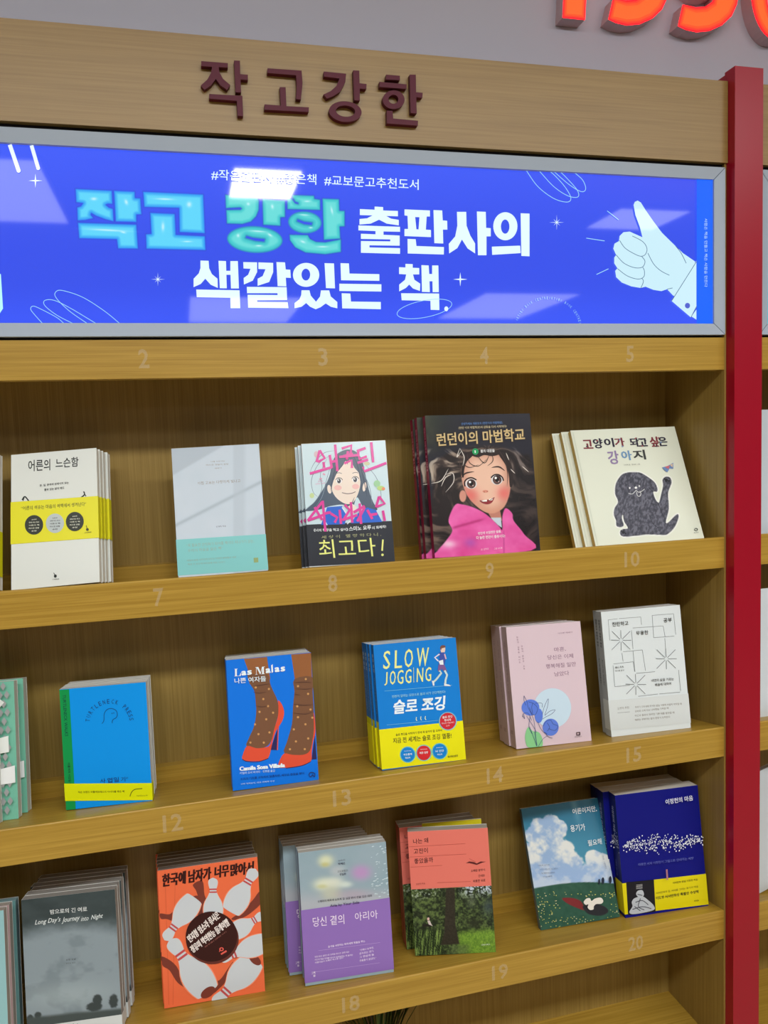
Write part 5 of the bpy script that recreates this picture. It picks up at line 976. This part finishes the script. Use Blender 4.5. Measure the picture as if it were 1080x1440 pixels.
# C6 -- navy
b = Book(3, (1.1168, 0.0400, -5.6, -2.2, 0, 0.1520, 0.2057), .0270, [(860, 1116.1), (980, 1105), (991.1, 1270.3), (878, 1291)], (710, 1080, 3.6))
b.body((6, 14, 122), spine=(16, 24, 96), page=(214, 208, 196)); a = b.art(); rr = random.Random(13)
for i in range(360):
    x = rr.uniform(585, 988); c = 395-(x-570)*.075; sp = 52*(.45+.55*math.sin(max(0, min(1, (x-570)/400))*math.pi)); y_ = c+rr.gauss(0, sp*.5)
    if abs(y_-c) > sp: continue
    a.ell(x, y_, rr.uniform(1.4, 3.2), rr.uniform(2.2, 5.2), (236, 240, 250), rot=rr.uniform(-40, 40), n=6)
a.text('이정헌의 마음', (798, 178), (936, 160), 27, (236, 240, 250), bold=.010, res=2); a.text('따뜻한 시와 이정헌이 그림으로 안내하는 세상', (658, 490), (934, 455), 13, (110, 120, 190), res=1); a.poly([(797, 506), (805, 505), (808, 556), (800, 557)], (176, 120, 130))
b.done(a); a = b.spine_art(); a.text('이정헌의 마음', (9, 22), (9, 66), 8, (190, 196, 220), bold=.01, up=(1, 0)); [a.ell(rr.uniform(1, 26), rr.gauss(80, 6), .8, 1.1, (220, 224, 240), n=6) for i in range(50)]; a.text('이정헌 글·그림', (10, 112), (10, 140), 4, (120, 130, 170), up=(1, 0), res=1); b.done(a, 'spine_print')
b.band(.0062, .0582, (226, 212, 16), -.0040); a = b.art(7.5e-4)
a.poly([(606, 582), (748, 566), (757, 722), (618, 744)], (24, 24, 34))
for P in ([(668, 622), (690, 620), (698, 640), (688, 655), (668, 652), (658, 638)], [(650, 660), (690, 650), (720, 668), (745, 690), (750, 712), (700, 728), (640, 738), (624, 728), (640, 700), (636, 680)]): a.poly(P, (190, 196, 204), sm=4)
for L in ([(655, 680), (690, 670), (720, 690)], [(640, 715), (690, 700), (735, 708)], [(665, 640), (690, 645)], [(680, 660), (670, 700), (700, 715)], [(650, 700), (680, 720)]): a.line(L, 4, (70, 72, 84), sm=4)
for k in range(4): a.line([(658, 595+k*6), (690, 591+k*6)], 2, (200, 200, 200))
a.text('시사만화 팬덤 이정헌 지음', (842, 586), (964, 566), 10, (60, 56, 20), res=1, bold=.01); a.text('시사만화의 힘, 시대를 그리는 화가의 마음', (760, 638), (966, 600), 11, (80, 76, 30), res=1); a.text('이도영 시사만화상 특별상 수상작', (758, 664), (968, 626), 15, (40, 38, 30), res=1, bold=.02); a.text('북이십일', (945, 668), (966, 664), 7, (40, 38, 30), res=1, bold=.02)
b.done(a, 'band_print', 'band'); a = Art(lambda q, L: np.stack([np.full(len(q), -L), b.t-q[:, 0]/1000, b.h-q[:, 1]/1000], 1), None, base=8e-4)
b.tag('thick navy paperback with a swarm of white specks and a yellow band, front copy', 'navy speckled books'); stack(b, 3, -.0025, 'navy speckled books', 'navy speckled books', ddx=[-.0080, -.0050], jit=.0008)

# wrapped books beyond the red post
for row, q, t_, c, lb in ((1, (1.352, .018, 0, 2.5, 0, .150, .212), .012, (196, 206, 214), 'plastic-wrapped pale book on the top shelf beyond the red post'), (2, (1.350, .028, 0, -1, 0, .150, .218), .016, (214, 222, 228), 'plastic-wrapped white book on the middle shelf beyond the red post'),
                          (3, (1.372, .030, 0, 2, 14, .135, .190), .014, (200, 206, 210), 'plastic-wrapped white book tilted beyond the red post on the third shelf')):
    b = Book(row, q, t_, None, None, mat_='print'); b.body(c, page=(200, 200, 200)); b.root.matrix_world = pose(row, q) if row < 3 else Matrix.Translation((0, 0, 0)) @ pose(row, q)
    w_, h_ = b.w, b.h; nx, nz = 14, 18; mb = MB(); rr = random.Random(row)
    V = [(-.001+(w_+.002)*i/nx, -.0022-.0016*rr.random(), -.0002+(h_+.001)*j/nz) for j in range(nz+1) for i in range(nx+1)]
    V = [(x, (-.0006 if (i % (nx+1)) in (0, nx) or i < nx+1 or i >= nz*(nx+1) else y_), z) for i, (x, y_, z) in enumerate(V)]
    mb.add(V, [(j*(nx+1)+i, j*(nx+1)+i+1, (j+1)*(nx+1)+i+1, (j+1)*(nx+1)+i) for j in range(nz) for i in range(nx)], lin(c)); mb.build('plastic_wrap', M['wrap'], b.root, smooth_=True)
    b.tag(lb)

# grass plant on the bottom shelf, only its tips in view
t = empty('potted_grass', 'spiky dark green grass plant on the bottom shelf under the lavender books', 'plant')
px_, py_ = .690, .075
mb = MB(); prof = [(.028, .002), (.034, .01), (.040, .06), (.042, .066), (.038, .066), (.036, .056)]; n = 20
V = [(px_+r*math.cos(2*math.pi*k/n), py_+r*math.sin(2*math.pi*k/n), ZBASE+z) for r, z in prof for k in range(n)]
mb.add(V, [(j*n+k, j*n+(k+1) % n, (j+1)*n+(k+1) % n, (j+1)*n+k) for j in range(len(prof)-1) for k in range(n)]+[tuple(range(n))[::-1], tuple((len(prof)-1)*n+k for k in range(n))], (1, 1, 1)); mb.build('pot', M['pot'], t, smooth_=False)
mb = MB(); mb.add([(px_+.036*math.cos(2*math.pi*k/n), py_+.036*math.sin(2*math.pi*k/n), ZBASE+.058) for k in range(n)], [tuple(range(n))], (1, 1, 1)); mb.build('soil', M['soil'], t)
rr = random.Random(4)
for i in range(150):
    a_ = rr.uniform(0, 2*math.pi); r0 = rr.uniform(0, .022); L = rr.uniform(.14, .20); lean = rr.uniform(.05, .8); mb = MB(); V = []; wd = rr.uniform(.0014, .0028); nn = 6
    ca, sa = math.cos(a_), math.sin(a_)*.42
    for j in range(nn+1):
        tt = j/nn; rad = r0+L*math.sin(lean)*tt**1.4*.8; zz = ZBASE+.058+L*tt*(1-.18*tt*lean)
        w2 = wd*(1-tt)**.6; V += [(px_+rad*ca-w2*sa, py_+rad*sa+w2*ca, min(zz, .6025)), (px_+rad*ca+w2*sa, py_+rad*sa-w2*ca, min(zz, .6025))]
    g = rr.random(); mb.add(V, [(2*j, 2*j+1, 2*j+3, 2*j+2) for j in range(nn)], lin((40+40*g, 62+48*g, 30+14*g) if i % 9 else (120, 84, 90))); mb.build('blade', M['grass'], t)

bpy.data.objects.remove(_to); bpy.data.curves.remove(_tc)
